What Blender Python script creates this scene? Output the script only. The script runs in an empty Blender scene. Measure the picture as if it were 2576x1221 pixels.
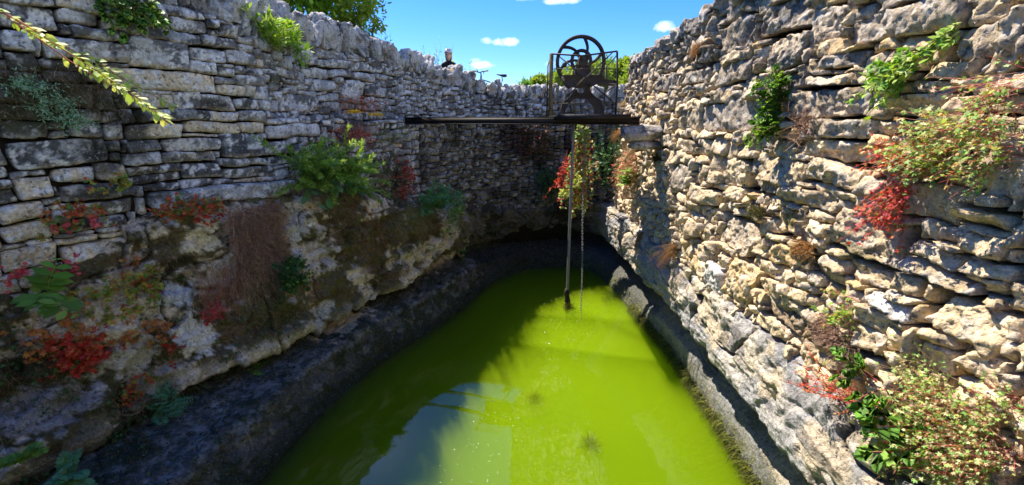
import bpy, math, random
import numpy as np
from mathutils import Vector, Matrix
from mathutils.geometry import tessellate_polygon

S = bpy.context.scene
COL = S.collection
R = math.radians

# ------------------------------------------------------------------ camera, sky, sun, exposure
PITCH = R(16.0)
cam_d = bpy.data.cameras.new("camera")
cam_d.sensor_width = 36.0
cam_d.lens = 36.0 * 1081.0 / 2576.0
cam_d.clip_start = 0.05
cam_d.clip_end = 2000.0
cam = bpy.data.objects.new("camera", cam_d)
cam.rotation_euler = (R(90) - PITCH, 0, 0)
COL.objects.link(cam)
S.camera = cam

SUN = Vector((-0.36, 0.40, 0.85)).normalized()      # towards the sun: ahead of the camera and to the left
EL = math.asin(SUN.z)
AZ = math.atan2(SUN.x, SUN.y)
W = bpy.data.worlds.new("World")
S.world = W
W.use_nodes = True
nt = W.node_tree
nt.nodes.clear()
wo = nt.nodes.new("ShaderNodeOutputWorld")
bg = nt.nodes.new("ShaderNodeBackground")
sky = nt.nodes.new("ShaderNodeTexSky")
sky.sky_type = 'NISHITA'
sky.sun_disc = False
sky.sun_elevation = EL
sky.sun_rotation = AZ
sky.air_density = 1.0
sky.dust_density = 0.3
sky.ozone_density = 1.6
hs = nt.nodes.new("ShaderNodeHueSaturation")
hs.inputs['Saturation'].default_value = 1.45
hs.inputs['Value'].default_value = .95
nt.links.new(sky.outputs[0], hs.inputs['Color'])
SKY_STRENGTH = 0.15
bg.inputs['Strength'].default_value = SKY_STRENGTH
nt.links.new(bg.outputs[0], wo.inputs[0])

sun_d = bpy.data.lights.new("sun", 'SUN')
sun_d.energy = 4.6
sun_d.angle = R(0.53)
sun_d.color = (1.0, 0.92, 0.80)
sun_o = bpy.data.objects.new("sun", sun_d)
sun_o.rotation_euler = SUN.to_track_quat('Z', 'Y').to_euler()
COL.objects.link(sun_o)

S.view_settings.view_transform = 'Standard'
S.view_settings.look = 'None'
S.view_settings.exposure = 1.32
S.view_settings.gamma = 1.0
S.view_settings.use_curve_mapping = False

# ------------------------------------------------------------------ where things stand (metres, eye height = 0)
ZW = -3.5                                   # water level
CP, SP = math.cos(PITCH), math.sin(PITCH)
def ray(u, v):
    U = 610.5 - v
    return (u - 1288.0, 1081 * CP + U * SP, -1081 * SP + U * CP)
def at_y(u, v, y):
    x, yy, z = ray(u, v)
    t = y / yy
    return np.array((x * t, y, z * t))
def on_left(u, v, d=0.0):                   # the long left wall, plan line x = -6.03 + 0.51 y
    x, y, z = ray(u, v)
    n = (0.8909, -0.4543)
    t = (-6.03 * n[0] + d) / (x * n[0] + y * n[1])
    return np.array((x * t, y * t, z * t))
def on_right(u, v, d=0.0):
    x, y, z = ray(u, v)
    t = (2.4 - d) / x
    return np.array((x * t, y * t, z * t))
NL = np.array((0.8909, -0.4543, 0.0))
NR = np.array((-1.0, 0.0, 0.0))
NF = np.array((0.05, -1.0, 0.0))

# clouds: a few small fair-weather puffs, placed by their direction in the sky
tc = nt.nodes.new("ShaderNodeTexCoord")
nz = nt.nodes.new("ShaderNodeTexNoise")
nz.inputs['Scale'].default_value = 38.0
nz.inputs['Detail'].default_value = 6.0
nz.inputs['Roughness'].default_value = 0.62
nt.links.new(tc.outputs['Generated'], nz.inputs['Vector'])
prev = None
for (u, v, hw, hh, amt) in [(1275, 105, 34, 11, .95), (1222, 103, 14, 8, .5), (1215, 165, 30, 9, .95), (1675, 66, 27, 13, .85),
                       (1410, 2, 44, 9, .7), (1195, 152, 14, 6, .4), (1390, 162, 20, 8, .35), (1318, -3, 30, 6, .3), (2100, -300, 160, 70, .7)]:
    d = Vector(ray(u, v)).normalized()
    rt = d.cross(Vector((0, 0, 1))).normalized()
    up = rt.cross(d)
    k = Vector(ray(u, v)).length
    sub = nt.nodes.new("ShaderNodeVectorMath"); sub.operation = 'SUBTRACT'
    nt.links.new(tc.outputs['Generated'], sub.inputs[0]); sub.inputs[1].default_value = d
    terms = []
    for ax, half in ((rt, hw), (up, hh)):
        dt = nt.nodes.new("ShaderNodeVectorMath"); dt.operation = 'DOT_PRODUCT'
        nt.links.new(sub.outputs[0], dt.inputs[0]); dt.inputs[1].default_value = ax * (k / half)
        sq = nt.nodes.new("ShaderNodeMath"); sq.operation = 'POWER'
        ab = nt.nodes.new("ShaderNodeMath"); ab.operation = 'ABSOLUTE'
        nt.links.new(dt.outputs['Value'], ab.inputs[0])
        nt.links.new(ab.outputs[0], sq.inputs[0]); sq.inputs[1].default_value = 2.0
        terms.append(sq)
    ad = nt.nodes.new("ShaderNodeMath"); ad.operation = 'ADD'
    nt.links.new(terms[0].outputs[0], ad.inputs[0]); nt.links.new(terms[1].outputs[0], ad.inputs[1])
    ns = nt.nodes.new("ShaderNodeMath"); ns.operation = 'MULTIPLY_ADD'
    nt.links.new(nz.outputs['Fac'], ns.inputs[0]); ns.inputs[1].default_value = -3.4
    nt.links.new(ad.outputs[0], ns.inputs[2])
    mr = nt.nodes.new("ShaderNodeMapRange")
    nt.links.new(ns.outputs[0], mr.inputs['Value'])
    mr.inputs['From Min'].default_value = -0.55; mr.inputs['From Max'].default_value = -1.7
    mr.inputs['To Min'].default_value = 0.0; mr.inputs['To Max'].default_value = amt
    if prev is None:
        prev = mr.outputs[0]
    else:
        mx = nt.nodes.new("ShaderNodeMath"); mx.operation = 'MAXIMUM'
        nt.links.new(prev, mx.inputs[0]); nt.links.new(mr.outputs[0], mx.inputs[1])
        prev = mx.outputs[0]
# unseen bright cloud bank, right and behind, added to light the shaded left wall
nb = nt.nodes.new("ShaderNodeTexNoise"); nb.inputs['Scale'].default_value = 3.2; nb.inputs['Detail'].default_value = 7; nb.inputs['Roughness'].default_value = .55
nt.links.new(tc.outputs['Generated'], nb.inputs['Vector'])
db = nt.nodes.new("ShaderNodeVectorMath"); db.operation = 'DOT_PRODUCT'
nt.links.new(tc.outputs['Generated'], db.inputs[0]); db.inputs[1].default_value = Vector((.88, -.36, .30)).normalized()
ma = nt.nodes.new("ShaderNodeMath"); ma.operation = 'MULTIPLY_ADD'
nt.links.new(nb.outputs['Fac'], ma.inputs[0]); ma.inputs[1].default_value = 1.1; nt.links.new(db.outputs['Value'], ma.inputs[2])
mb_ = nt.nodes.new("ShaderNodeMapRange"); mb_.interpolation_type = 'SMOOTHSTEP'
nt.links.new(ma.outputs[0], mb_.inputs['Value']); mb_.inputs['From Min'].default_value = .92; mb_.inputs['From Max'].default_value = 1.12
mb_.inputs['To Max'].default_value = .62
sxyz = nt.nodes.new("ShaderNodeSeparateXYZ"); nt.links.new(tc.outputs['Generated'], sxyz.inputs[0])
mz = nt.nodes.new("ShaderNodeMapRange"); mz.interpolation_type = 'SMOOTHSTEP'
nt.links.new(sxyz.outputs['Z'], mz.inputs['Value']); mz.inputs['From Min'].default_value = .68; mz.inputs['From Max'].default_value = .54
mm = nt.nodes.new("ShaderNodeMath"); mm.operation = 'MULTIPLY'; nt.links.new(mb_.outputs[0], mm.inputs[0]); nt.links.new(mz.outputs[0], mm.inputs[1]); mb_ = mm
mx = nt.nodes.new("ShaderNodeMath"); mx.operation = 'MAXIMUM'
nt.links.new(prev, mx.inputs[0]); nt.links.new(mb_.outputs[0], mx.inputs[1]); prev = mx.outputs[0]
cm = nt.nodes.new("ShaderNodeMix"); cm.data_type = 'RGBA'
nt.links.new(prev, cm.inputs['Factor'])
tint = nt.nodes.new("ShaderNodeMix"); tint.data_type = 'RGBA'; tint.blend_type = 'MULTIPLY'; tint.inputs['Factor'].default_value = 1
nt.links.new(hs.outputs[0], tint.inputs['A']); tint.inputs['B'].default_value = (.34, .46, .70, 1)
nt.links.new(tint.outputs['Result'], cm.inputs['A'])
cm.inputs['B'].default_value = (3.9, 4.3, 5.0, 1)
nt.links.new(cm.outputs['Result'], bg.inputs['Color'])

# ------------------------------------------------------------------ noise
def _h(i, j, k, seed):
    h = (i * 374761393 + j * 668265263 + k * 2147483647 + seed * 974634777) & 0xFFFFFFFF
    h = ((h ^ (h >> 13)) * 1274126177) & 0xFFFFFFFF
    h = ((h ^ (h >> 16)) * 2246822519) & 0xFFFFFFFF
    return ((h ^ (h >> 15)) & 0xFFFFFF).astype(np.float32) / np.float32(8388607.5) - 1.0
def vn(P, seed=0):
    P = np.asarray(P, np.float64)
    F = np.floor(P).astype(np.int64)
    f = (P - F).astype(np.float32)
    u = f * f * f * (f * (f * 6 - 15) + 10)
    i, j, k = F[..., 0], F[..., 1], F[..., 2]
    def L(a, b, t): return a + (b - a) * t
    x0 = L(_h(i, j, k, seed), _h(i + 1, j, k, seed), u[..., 0])
    x1 = L(_h(i, j + 1, k, seed), _h(i + 1, j + 1, k, seed), u[..., 0])
    x2 = L(_h(i, j, k + 1, seed), _h(i + 1, j, k + 1, seed), u[..., 0])
    x3 = L(_h(i, j + 1, k + 1, seed), _h(i + 1, j + 1, k + 1, seed), u[..., 0])
    return L(L(x0, x1, u[..., 1]), L(x2, x3, u[..., 1]), u[..., 2])
def fbm(P, o=3, seed=0, g=0.5):
    s = 0; a = 1.0; n = 0
    for k in range(o):
        s = s + a * vn(P * (2.03 ** k), seed + 17 * k); n += a; a *= g
    return s / n
def ridge(P, o=2, seed=0):
    s = 0; a = 1.0; n = 0
    for k in range(o):
        s = s + a * (1 - 2 * np.abs(vn(P * (2.1 ** k), seed + 31 * k))); n += a; a *= .5
    return s / n
def facet(A, B, cell, seed=0):
    """broken-rock relief: every cell is a small tilted plane"""
    a = np.asarray(A, float) / cell; b = np.asarray(B, float) / cell
    i = np.floor(a).astype(np.int64); j = np.floor(b).astype(np.int64)
    best = np.full(a.shape, 9.0); out = np.zeros(a.shape)
    for di in (-1, 0, 1):
        for dj in (-1, 0, 1):
            I, J = i + di, j + dj; z0 = np.zeros_like(I)
            fx = I + .5 + .48 * _h(I, J, z0, seed); fy = J + .5 + .48 * _h(I, J, z0 + 1, seed)
            d = (a - fx) ** 2 + (b - fy) ** 2
            v = .55 * _h(I, J, z0 + 2, seed) + .9 * _h(I, J, z0 + 3, seed) * (a - fx) + .9 * _h(I, J, z0 + 4, seed) * (b - fy)
            m = d < best; best = np.where(m, d, best); out = np.where(m, v, out)
    return out
def sst(a, b, x):
    t = np.clip((x - a) / (b - a), 0, 1)
    return t * t * (3 - 2 * t)
def mixc(c, d, m):
    return c * (1 - m[:, None]) + np.asarray(d) * m[:, None]

# ------------------------------------------------------------------ materials
def mat(name, rough=.9, spec=.25, bump=(), colmul=(9.0, .55, 1.35), attr=True, col=(.3, .3, .3), metal=0.0, speck=None):
    m = bpy.data.materials.new(name); m.use_nodes = True
    t = m.node_tree; n = t.nodes; L = t.links
    b = n['Principled BSDF']
    b.inputs['Roughness'].default_value = rough
    b.inputs['Specular IOR Level'].default_value = spec
    b.inputs['Metallic'].default_value = metal
    tcn = n.new("ShaderNodeTexCoord")
    if attr:
        a = n.new("ShaderNodeAttribute"); a.attribute_name = "Col"; src = a.outputs['Color']
    else:
        rg = n.new("ShaderNodeRGB"); rg.outputs[0].default_value = (*col, 1); src = rg.outputs[0]
    nz = n.new("ShaderNodeTexNoise"); nz.inputs['Scale'].default_value = colmul[0]
    nz.inputs['Detail'].default_value = 7; nz.inputs['Roughness'].default_value = .7
    L.new(tcn.outputs['Object'], nz.inputs['Vector'])
    mr = n.new("ShaderNodeMapRange")
    mr.inputs['From Min'].default_value = .3; mr.inputs['From Max'].default_value = .7
    mr.inputs['To Min'].default_value = colmul[1]; mr.inputs['To Max'].default_value = colmul[2]
    L.new(nz.outputs['Fac'], mr.inputs['Value'])
    mu = n.new("ShaderNodeMix"); mu.data_type = 'RGBA'; mu.blend_type = 'MULTIPLY'
    mu.inputs['Factor'].default_value = 1
    L.new(src, mu.inputs['A']); L.new(mr.outputs[0], mu.inputs['B'])
    outc = mu.outputs['Result']
    if speck:                                   # crusts of lichen: small dark and pale spots
        for (sc, lo, hi, colr, amt) in speck:
            q = n.new("ShaderNodeTexNoise"); q.inputs['Scale'].default_value = sc
            q.inputs['Detail'].default_value = 4; q.inputs['Roughness'].default_value = .6
            L.new(tcn.outputs['Object'], q.inputs['Vector'])
            r2 = n.new("ShaderNodeMapRange"); r2.inputs['From Min'].default_value = lo; r2.inputs['From Max'].default_value = hi
            r2.inputs['To Max'].default_value = amt
            L.new(q.outputs['Fac'], r2.inputs['Value'])
            x = n.new("ShaderNodeMix"); x.data_type = 'RGBA'
            L.new(r2.outputs[0], x.inputs['Factor']); L.new(outc, x.inputs['A']); x.inputs['B'].default_value = (*colr, 1)
            outc = x.outputs['Result']
    L.new(outc, b.inputs['Base Color'])
    last = None
    for (sc, dist, st) in bump:
        q = n.new("ShaderNodeTexNoise"); q.inputs['Scale'].default_value = sc
        q.inputs['Detail'].default_value = 6; q.inputs['Roughness'].default_value = .65
        L.new(tcn.outputs['Object'], q.inputs['Vector'])
        bp = n.new("ShaderNodeBump"); bp.inputs['Distance'].default_value = dist; bp.inputs['Strength'].default_value = st
        L.new(q.outputs['Fac'], bp.inputs['Height'])
        if last: L.new(last, bp.inputs['Normal'])
        last = bp.outputs[0]
    if last: L.new(last, b.inputs['Normal'])
    return m
M_STONE = mat("rubble stone", .93, .18, ((26, .035, .9), (90, .010, .8)), (34, .5, 1.5), speck=((21, .57, .66, (.05, .05, .055), .75), (44, .60, .68, (.62, .62, .62), .6), (17, .66, .72, (.60, .60, .60), .6)))
M_ROCK = mat("limestone bedrock", .9, .2, ((14, .05, .9), (60, .018, .9)), (30, .5, 1.5), speck=((24, .58, .68, (.04, .04, .035), .7), (40, .61, .69, (.5, .5, .48), .35)))
M_SOIL = mat("dark soil core", .98, .05, ((30, .03, .6),), (20, .4, 1.5), attr=False, col=(.035, .03, .022))
M_GROUND = mat("dry grass ground", .97, .1, ((20, .05, .6),), (3, .5, 1.4), attr=False, col=(.10, .10, .04))
M_STEM = mat("plant stem", .8, .2, (), (30, .8, 1.2))
M_IRON = mat("rusty black iron", .75, .35, ((40, .004, .5),), (14, .45, 1.8), attr=False, col=(.026, .017, .014))
M_STEEL = mat("dark beam steel", .6, .4, ((40, .003, .4),), (9, .4, 1.8), attr=False, col=(.018, .013, .012))
M_PIPE = mat("galvanised grey pipe", .55, .5, ((50, .002, .4),), (9, .7, 1.25), attr=False, col=(.22, .21, .20))
M_WOOD = mat("weathered wood", .9, .2, ((30, .006, .6),), (7, .45, 1.6), attr=False, col=(.16, .12, .06))

def leafmat(name, trans=.35, rough=.55, spec=.3):
    m = bpy.data.materials.new(name); m.use_nodes = True
    t = m.node_tree; n = t.nodes; L = t.links
    b = n['Principled BSDF']; b.inputs['Roughness'].default_value = rough
    b.inputs['Specular IOR Level'].default_value = spec
    a = n.new("ShaderNodeAttribute"); a.attribute_name = "Col"
    L.new(a.outputs['Color'], b.inputs['Base Color'])
    tr = n.new("ShaderNodeBsdfTranslucent")
    g = n.new("ShaderNodeMix"); g.data_type = 'RGBA'; g.blend_type = 'MULTIPLY'; g.inputs['Factor'].default_value = 1
    L.new(a.outputs['Color'], g.inputs['A']); g.inputs['B'].default_value = (1.5, 1.45, .6, 1)
    L.new(g.outputs['Result'], tr.inputs['Color'])
    mx = n.new("ShaderNodeMixShader"); mx.inputs[0].default_value = trans
    L.new(b.outputs[0], mx.inputs[1]); L.new(tr.outputs[0], mx.inputs[2])
    L.new(mx.outputs[0], n['Material Output'].inputs['Surface'])
    return m
M_LEAF = leafmat("leaf")
M_DRY = leafmat("dry stalk", .15, .85, .1)

# ------------------------------------------------------------------ mesh helpers
def mesh_from(name, V, F, C=None, smooth=False):
    """V (n,3); F list of (k,3) / (k,4) index arrays; C (n,3) vertex colours"""
    me = bpy.data.meshes.new(name)
    V = np.ascontiguousarray(V, np.float32)
    me.vertices.add(len(V)); me.vertices.foreach_set("co", V.ravel())
    F = [np.asarray(f, np.int32) for f in F if len(f)]
    tot = sum(f.size for f in F); cnt = sum(len(f) for f in F)
    me.loops.add(tot); me.polygons.add(cnt)
    me.loops.foreach_set("vertex_index", np.concatenate([f.ravel() for f in F]))
    st = []; o = 0
    for f in F:
        st.append(o + np.arange(len(f), dtype=np.int32) * f.shape[1]); o += f.size
    me.polygons.foreach_set("loop_start", np.concatenate(st))
    if smooth:
        me.polygons.foreach_set("use_smooth", np.ones(cnt, bool))
    me.update(calc_edges=True)
    me.validate()
    if C is not None:
        a = me.color_attributes.new("Col", 'FLOAT_COLOR', 'POINT')
        c4 = np.ones((len(V), 4), np.float32); c4[:, :3] = np.clip(C, 0, 1)
        a.data.foreach_set("color", c4.ravel())
    return me
def obj(name, me, m, parent=None, loc=None):
    o = bpy.data.objects.new(name, me)
    COL.objects.link(o)
    if m is not None: me.materials.append(m)
    if loc is not None: o.location = loc
    if parent is not None: o.parent = parent
    return o
def tag(o, label, cat, group=None):
    o['label'] = label; o['category'] = cat
    if group: o['group'] = group
    return o
def thing(name, label, cat, loc=(0, 0, 0), group=None):
    o = bpy.data.objects.new(name, None); COL.objects.link(o)
    o.empty_display_size = .1
    o.location = loc
    return tag(o, label, cat, group)
def struct(name, me, m):
    o = obj(name, me, m); o['kind'] = 'structure'; return o
def stuff(name, me, m, label, cat):
    o = obj(name, me, m); o['kind'] = 'stuff'; return tag(o, label, cat)

class MB:
    """collects simple solids as one mesh"""
    def __init__(s): s.V = []; s.T = []; s.Q = []; s.C = []; s.n = 0
    def add(s, V, T=(), Q=(), C=None):
        V = np.asarray(V, float)
        s.V.append(V)
        if len(T): s.T.append(np.asarray(T, int) + s.n)
        if len(Q): s.Q.append(np.asarray(Q, int) + s.n)
        s.C.append(np.tile(np.asarray(C if C is not None else (.3, .3, .3), float), (len(V), 1)) if C is None or np.ndim(C) == 1 else C)
        s.n += len(V)
    def box(s, lo, hi, C=None, rot=None):
        (a, b, c), (d, e, f) = lo, hi
        V = np.array([(a, b, c), (d, b, c), (d, e, c), (a, e, c), (a, b, f), (d, b, f), (d, e, f), (a, e, f)], float)
        s.add(V, (), [(0, 3, 2, 1), (4, 5, 6, 7), (0, 1, 5, 4), (1, 2, 6, 5), (2, 3, 7, 6), (3, 0, 4, 7)], C)
    def tube(s, pts, r, k=8, C=None, cap=True):
        P = np.asarray(pts, float); m = len(P)
        r = np.broadcast_to(np.asarray(r, float), (m,))
        d = np.gradient(P, axis=0); d /= np.linalg.norm(d, axis=1)[:, None] + 1e-12
        ref = np.array((0, 0, 1.0)) if abs(d[:, 2]).mean() < .8 else np.array((1.0, 0, 0))
        a = np.cross(d, ref); a /= np.linalg.norm(a, axis=1)[:, None] + 1e-12
        b = np.cross(d, a)
        th = np.arange(k) / k * 2 * np.pi
        V = P[:, None] + r[:, None, None] * (np.cos(th)[None, :, None] * a[:, None] + np.sin(th)[None, :, None] * b[:, None])
        i = np.arange(m - 1)[:, None] * k; j = np.arange(k)[None]; j2 = (j + 1) % k
        Q = np.stack([i + j, i + j2, i + k + j2, i + k + j], -1).reshape(-1, 4)
        V = V.reshape(-1, 3); T = []
        if cap:
            V = np.vstack([V, P[:1], P[-1:]]); e = m * k
            T = [(e, (q + 1) % k, q) for q in range(k)] + [(e + 1, (m - 1) * k + q, (m - 1) * k + (q + 1) % k) for q in range(k)]
        s.add(V, T, Q, C)
    def prism(s, poly, y0, y1, C=None):
        """outline in the xz plane (list of (x,z)) extruded from y0 to y1"""
        n = len(poly)
        tri = tessellate_polygon([[Vector((p[0], p[1], 0)) for p in poly]])
        V = [(p[0], y0, p[1]) for p in poly] + [(p[0], y1, p[1]) for p in poly]
        T = [tuple(t) for t in tri] + [tuple(n + q for q in reversed(t)) for t in tri]
        Q = [(i, (i + 1) % n, n + (i + 1) % n, n + i) for i in range(n)]
        s.add(V, T, Q, C)
    def build(s, name, m, parent=None, smooth=False):
        F = []
        if s.T: F.append(np.vstack(s.T))
        if s.Q: F.append(np.vstack(s.Q))
        me = mesh_from(name, np.vstack(s.V), F, np.vstack(s.C), smooth)
        return obj(name, me, m, parent)

class Path:
    def __init__(s, pts):
        P = np.asarray(pts, float)
        # smooth the corners a little
        for _ in range(2):
            Q = [P[0]]
            for a, b in zip(P[:-1], P[1:]):
                Q += [a * .75 + b * .25, a * .25 + b * .75]
            Q.append(P[-1]); P = np.array(Q)
        s.P = P
        s.S = np.r_[0, np.cumsum(np.linalg.norm(np.diff(P, axis=0), axis=1))]
        s.L = s.S[-1]
        d = np.gradient(P, axis=0); d /= np.linalg.norm(d, axis=1)[:, None]
        s.N = np.stack([d[:, 1], -d[:, 0]], 1)      # normal to the right of travel
    def at(s, q):
        x = np.interp(q, s.S, s.P[:, 0]); y = np.interp(q, s.S, s.P[:, 1])
        nx = np.interp(q, s.S, s.N[:, 0]); ny = np.interp(q, s.S, s.N[:, 1])
        l = np.hypot(nx, ny)
        e0 = np.minimum(q, 0) + np.maximum(q - s.L, 0)          # run on straight past the ends
        return x - ny / l * e0, y + nx / l * e0, nx / l, ny / l
    def s_of(s, p):
        Q = np.linspace(0, s.L, 2000); x, y, _, _ = s.at(Q)
        return Q[np.argmin((x - p[0]) ** 2 + (y - p[1]) ** 2)]

# moss, lichen and stain patches on masonry and rock: (where, radius, colour, strength)
PATCH = []
def patches(P, C, seed):
    if len(PATCH) == 0: return C
    n1 = fbm(P * 3.1, 3, seed + 5); n2 = fbm(P * 14, 3, seed + 9)
    for (p, r, col, st) in PATCH:
        d = np.linalg.norm((P - p) / np.asarray(r, float), axis=1)
        near = d < 1.5
        if not near.any(): continue
        m = sst(1.0, .55, d[near] + .45 * n1[near] + .3 * n2[near]) * st
        C[near] = mixc(C[near], np.asarray(col), m)
    return C
# ------------------------------------------------------------------ dry-stone walls
def layout(s0, s1, z0, z1, ok, keys, hs, asp, rng, step=.02):
    """fill the wall's face with stones: keys first, the rest from the lowest free spot up"""
    ns, nz_ = int((s1 - s0) / step), int((z1 - z0) / step)
    occ = np.zeros((ns, nz_), bool)
    sg = s0 + (np.arange(ns) + .5) * step; zg = z0 + (np.arange(nz_) + .5) * step
    occ |= ~ok(sg[:, None], zg[None, :])
    out = []
    for (a, b, c, d, kk) in keys:
        i0, i1 = int((a - s0) / step), int((b - s0) / step); j0, j1 = int((c - z0) / step), int((d - z0) / step)
        i0, j0 = max(i0, 0), max(j0, 0); i1, j1 = min(i1, ns), min(j1, nz_)
        if i1 - i0 < 3 or j1 - j0 < 2: continue
        for _ in range(12):                    # pull the sides in where another stone is already set
            sub = occ[i0:i1, j0:j1]
            if sub.size == 0 or not sub.any(): break
            m = [sub[0].mean(), sub[-1].mean(), sub[:, 0].mean(), sub[:, -1].mean()]
            k = int(np.argmax(m))
            if k == 0: i0 += 1
            elif k == 1: i1 -= 1
            elif k == 2: j0 += 1
            else: j1 -= 1
        if i1 - i0 < 4 or j1 - j0 < 3: continue
        if occ[i0:i1, j0:j1].mean() > .05: continue
        occ[i0:i1, j0:j1] = True
        out.append((s0 + i0 * step, s0 + i1 * step, z0 + j0 * step, z0 + j1 * step, kk))
    for j in range(nz_):
        i = 0
        while i < ns:
            if occ[i, j]: i += 1; continue
            e = i
            while e < ns and not occ[e, j]: e += 1
            gap = e - i
            h = rng.uniform(*hs) if rng.random() > .25 else rng.uniform(hs[0], .5 * (hs[0] + hs[1]))
            w = max(h * rng.uniform(*asp), .09)
            wi = int(round(w / step))
            if gap - wi < 5: wi = gap
            if gap > wi > 0 and gap < 2 * wi: wi = max(int(gap * rng.uniform(.4, .6)), 1)
            wi = min(wi, gap)
            hi = max(2, int(round(h / step)))
            t = 0
            while t < hi + 2 and j + t < nz_ and not occ[i:i + wi, j + t].any(): t += 1
            hi = hi if t >= hi + 2 else max(t, 1)
            occ[i:i + wi, j:j + hi] = True
            if wi >= 2 and hi >= 2:
                out.append((s0 + i * step, s0 + (i + wi) * step, z0 + j * step, z0 + (j + hi) * step, None))
            i += wi
    return out

def masonry(path, stones, rng, res, style, seed):
    """one rounded, faceted, weathered block per stone; returns mesh arrays"""
    Ss, Zs, Ds, Wt, Bs, SC, SE, Q = [], [], [], [], [], [], [], []
    n = 0
    for (a, b, c, d, kk) in stones:
        g = rng.uniform(.004, .013) * style.get('gap', 1)
        w, h = b - a - g, d - c - g
        if w < .02 or h < .015: continue
        sc, zc = (a + b) / 2, (c + d) / 2
        rs = res(sc)
        nu = int(np.clip(w / rs, 4, 60)); nv = int(np.clip(h / rs, 4, 40))
        A, B = np.meshgrid(np.linspace(-1, 1, nu), np.linspace(-1, 1, nv), indexing='ij')
        k = rng.uniform(*style.get('square', (.12, .5)))
        X = A * np.sqrt(1 - .5 * k * B * B) ; Y = B * np.sqrt(1 - .5 * k * A * A)
        cj = rng.uniform(-1, 1, (2, 2, 2)) * style.get('corner', .1)
        u, v = (X + 1) / 2, (Y + 1) / 2
        def bl(q): return q[0, 0] * (1 - u) * (1 - v) + q[1, 0] * u * (1 - v) + q[0, 1] * (1 - u) * v + q[1, 1] * u * v
        jx = bl(cj[0]) * min(h, w); jy = bl(cj[1]) * h
        XS = sc + X * w / 2 + jx; ZS = zc + Y * h / 2 + jy * .7
        de = np.minimum((1 - np.abs(X)) * w / 2, (1 - np.abs(Y)) * h / 2)
        r = min(min(h, w) * .42, style.get('round', .04)) * rng.uniform(.6, 1.2)
        t = np.clip(1 - de / r, 0, 1)
        D = -r * (1 - np.sqrt(np.maximum(1 - t * t, 0)))
        D += .15 if kk == 'L' else rng.normal(0, style.get('prot', .02)) + X * rng.normal(0, .014) * style.get('tilt', 1) + Y * rng.normal(0, .012) * style.get('tilt', 1)
        top_ = D.max()
        for _ in range(rng.integers(1, 4) + style.get('chips', 0)):            # chipped facets
            th = rng.uniform(0, 2 * np.pi); off = rng.uniform(.05 if style.get('chips') else .25, .85); sl = rng.uniform(.2, .9) * style.get('facet', 1)
            e = (X * np.cos(th) * w / 2 + Y * np.sin(th) * h / 2) - off * (abs(np.cos(th)) * w / 2 + abs(np.sin(th)) * h / 2)
            c_ = np.maximum(e, 0) * sl; D = np.minimum(D, top_ - .075 * np.tanh(c_ / .075))
        XS = np.pad(XS, 1, mode='edge'); ZS = np.pad(ZS, 1, mode='edge'); D2 = np.pad(D, 1, mode='edge')
        Wd = np.pad(np.ones_like(D), 1); Bb = np.pad(Y, 1, mode='edge')
        ring = Wd < .5
        D2[ring] = -.26
        XS[ring] = sc + (XS[ring] - sc) * .94; ZS[ring] = zc + (ZS[ring] - zc) * .9
        M, N = XS.shape
        idx = n + np.arange(M * N).reshape(M, N)
        Q.append(np.stack([idx[:-1, :-1], idx[1:, :-1], idx[1:, 1:], idx[:-1, 1:]], -1).reshape(-1, 4))
        n += M * N
        Ss.append(XS.ravel()); Zs.append(ZS.ravel()); Ds.append(D2.ravel()); Wt.append(Wd.ravel()); Bs.append(Bb.ravel())
        col = style['col'](sc, zc, w, h, kk, rng)
        SC.append(np.tile(np.r_[col[:3], col[3]], (M * N, 1)))
        SE.append(np.full(M * N, rng.uniform(0, 60)))
    s = np.concatenate(Ss); z = np.concatenate(Zs); D = np.concatenate(Ds); wt = np.concatenate(Wt); bb = np.concatenate(Bs)
    sc = np.vstack(SC); se = np.concatenate(SE)
    # shared wobble so the joints run crooked, then rough edges
    W2 = np.stack([s * 1.1, z * 1.6, np.full_like(s, seed * 1.7)], 1)
    wob = style.get('wob', 1)
    z = z + (.035 * vn(W2, seed) + .018 * vn(W2 * 3.1, seed + 1)) * wob
    s = s + (.03 * vn(W2 * 1.3, seed + 2) + .018 * vn(W2 * 3.7, seed + 3)) * wob
    E = np.stack([s, z, se], 1)
    rg = style.get('rough', 1)
    z = z + .010 * vn(E * (13, 13, 1), seed + 4) * rg + .005 * vn(E * (31, 31, 1), seed + 44) * rg
    s = s + .010 * vn(E * (13, 13, 1), seed + 5) * rg
    rid = ridge(E * (9, 15, 1), 3, seed + 6)
    D = D + wt * rg * (.016 * fbm(E * (5, 7, 1), 2, seed + 7) + .012 * rid + .006 * vn(E * (34, 34, 1), seed + 8))
    if rg > 1.2:                                          # weathered pits and ledges
        pit = sst(.15, .55, vn(E * (12, 17, 1), seed + 21)); D = D - wt * .02 * pit
        D = D - wt * .014 * sst(.25, .5, vn(E * (7, 20, 1), seed + 22))
        D = D + wt * .02 * (np.abs(vn(E * (6, 6, 1), seed + 23)) - .3) + wt * .007 * ridge(E * (40, 40, 1), 2, seed + 24)
    fa = style.get('facets', 0)
    if fa:
        D = D + wt * fa * (.022 * facet(s + se * 3.1, z * 1.25 + se, .13, seed) + .010 * facet(s + se * 2.3, z * 1.3 + se, .05, seed + 1))
    D = D + style.get('bulge', .05) * vn(W2 * .7, seed + 9)
    x, y, nx, ny = path.at(s)
    off = style['off'](s, z) if 'off' in style else 0
    V = np.stack([x + nx * (D + off), y + ny * (D + off), z], 1)
    # colour
    C = sc[:, :3] * (1 + .28 * fbm(E * (4, 6, 1), 3, seed + 10))[:, None]
    lich = sc[:, 3]
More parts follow.
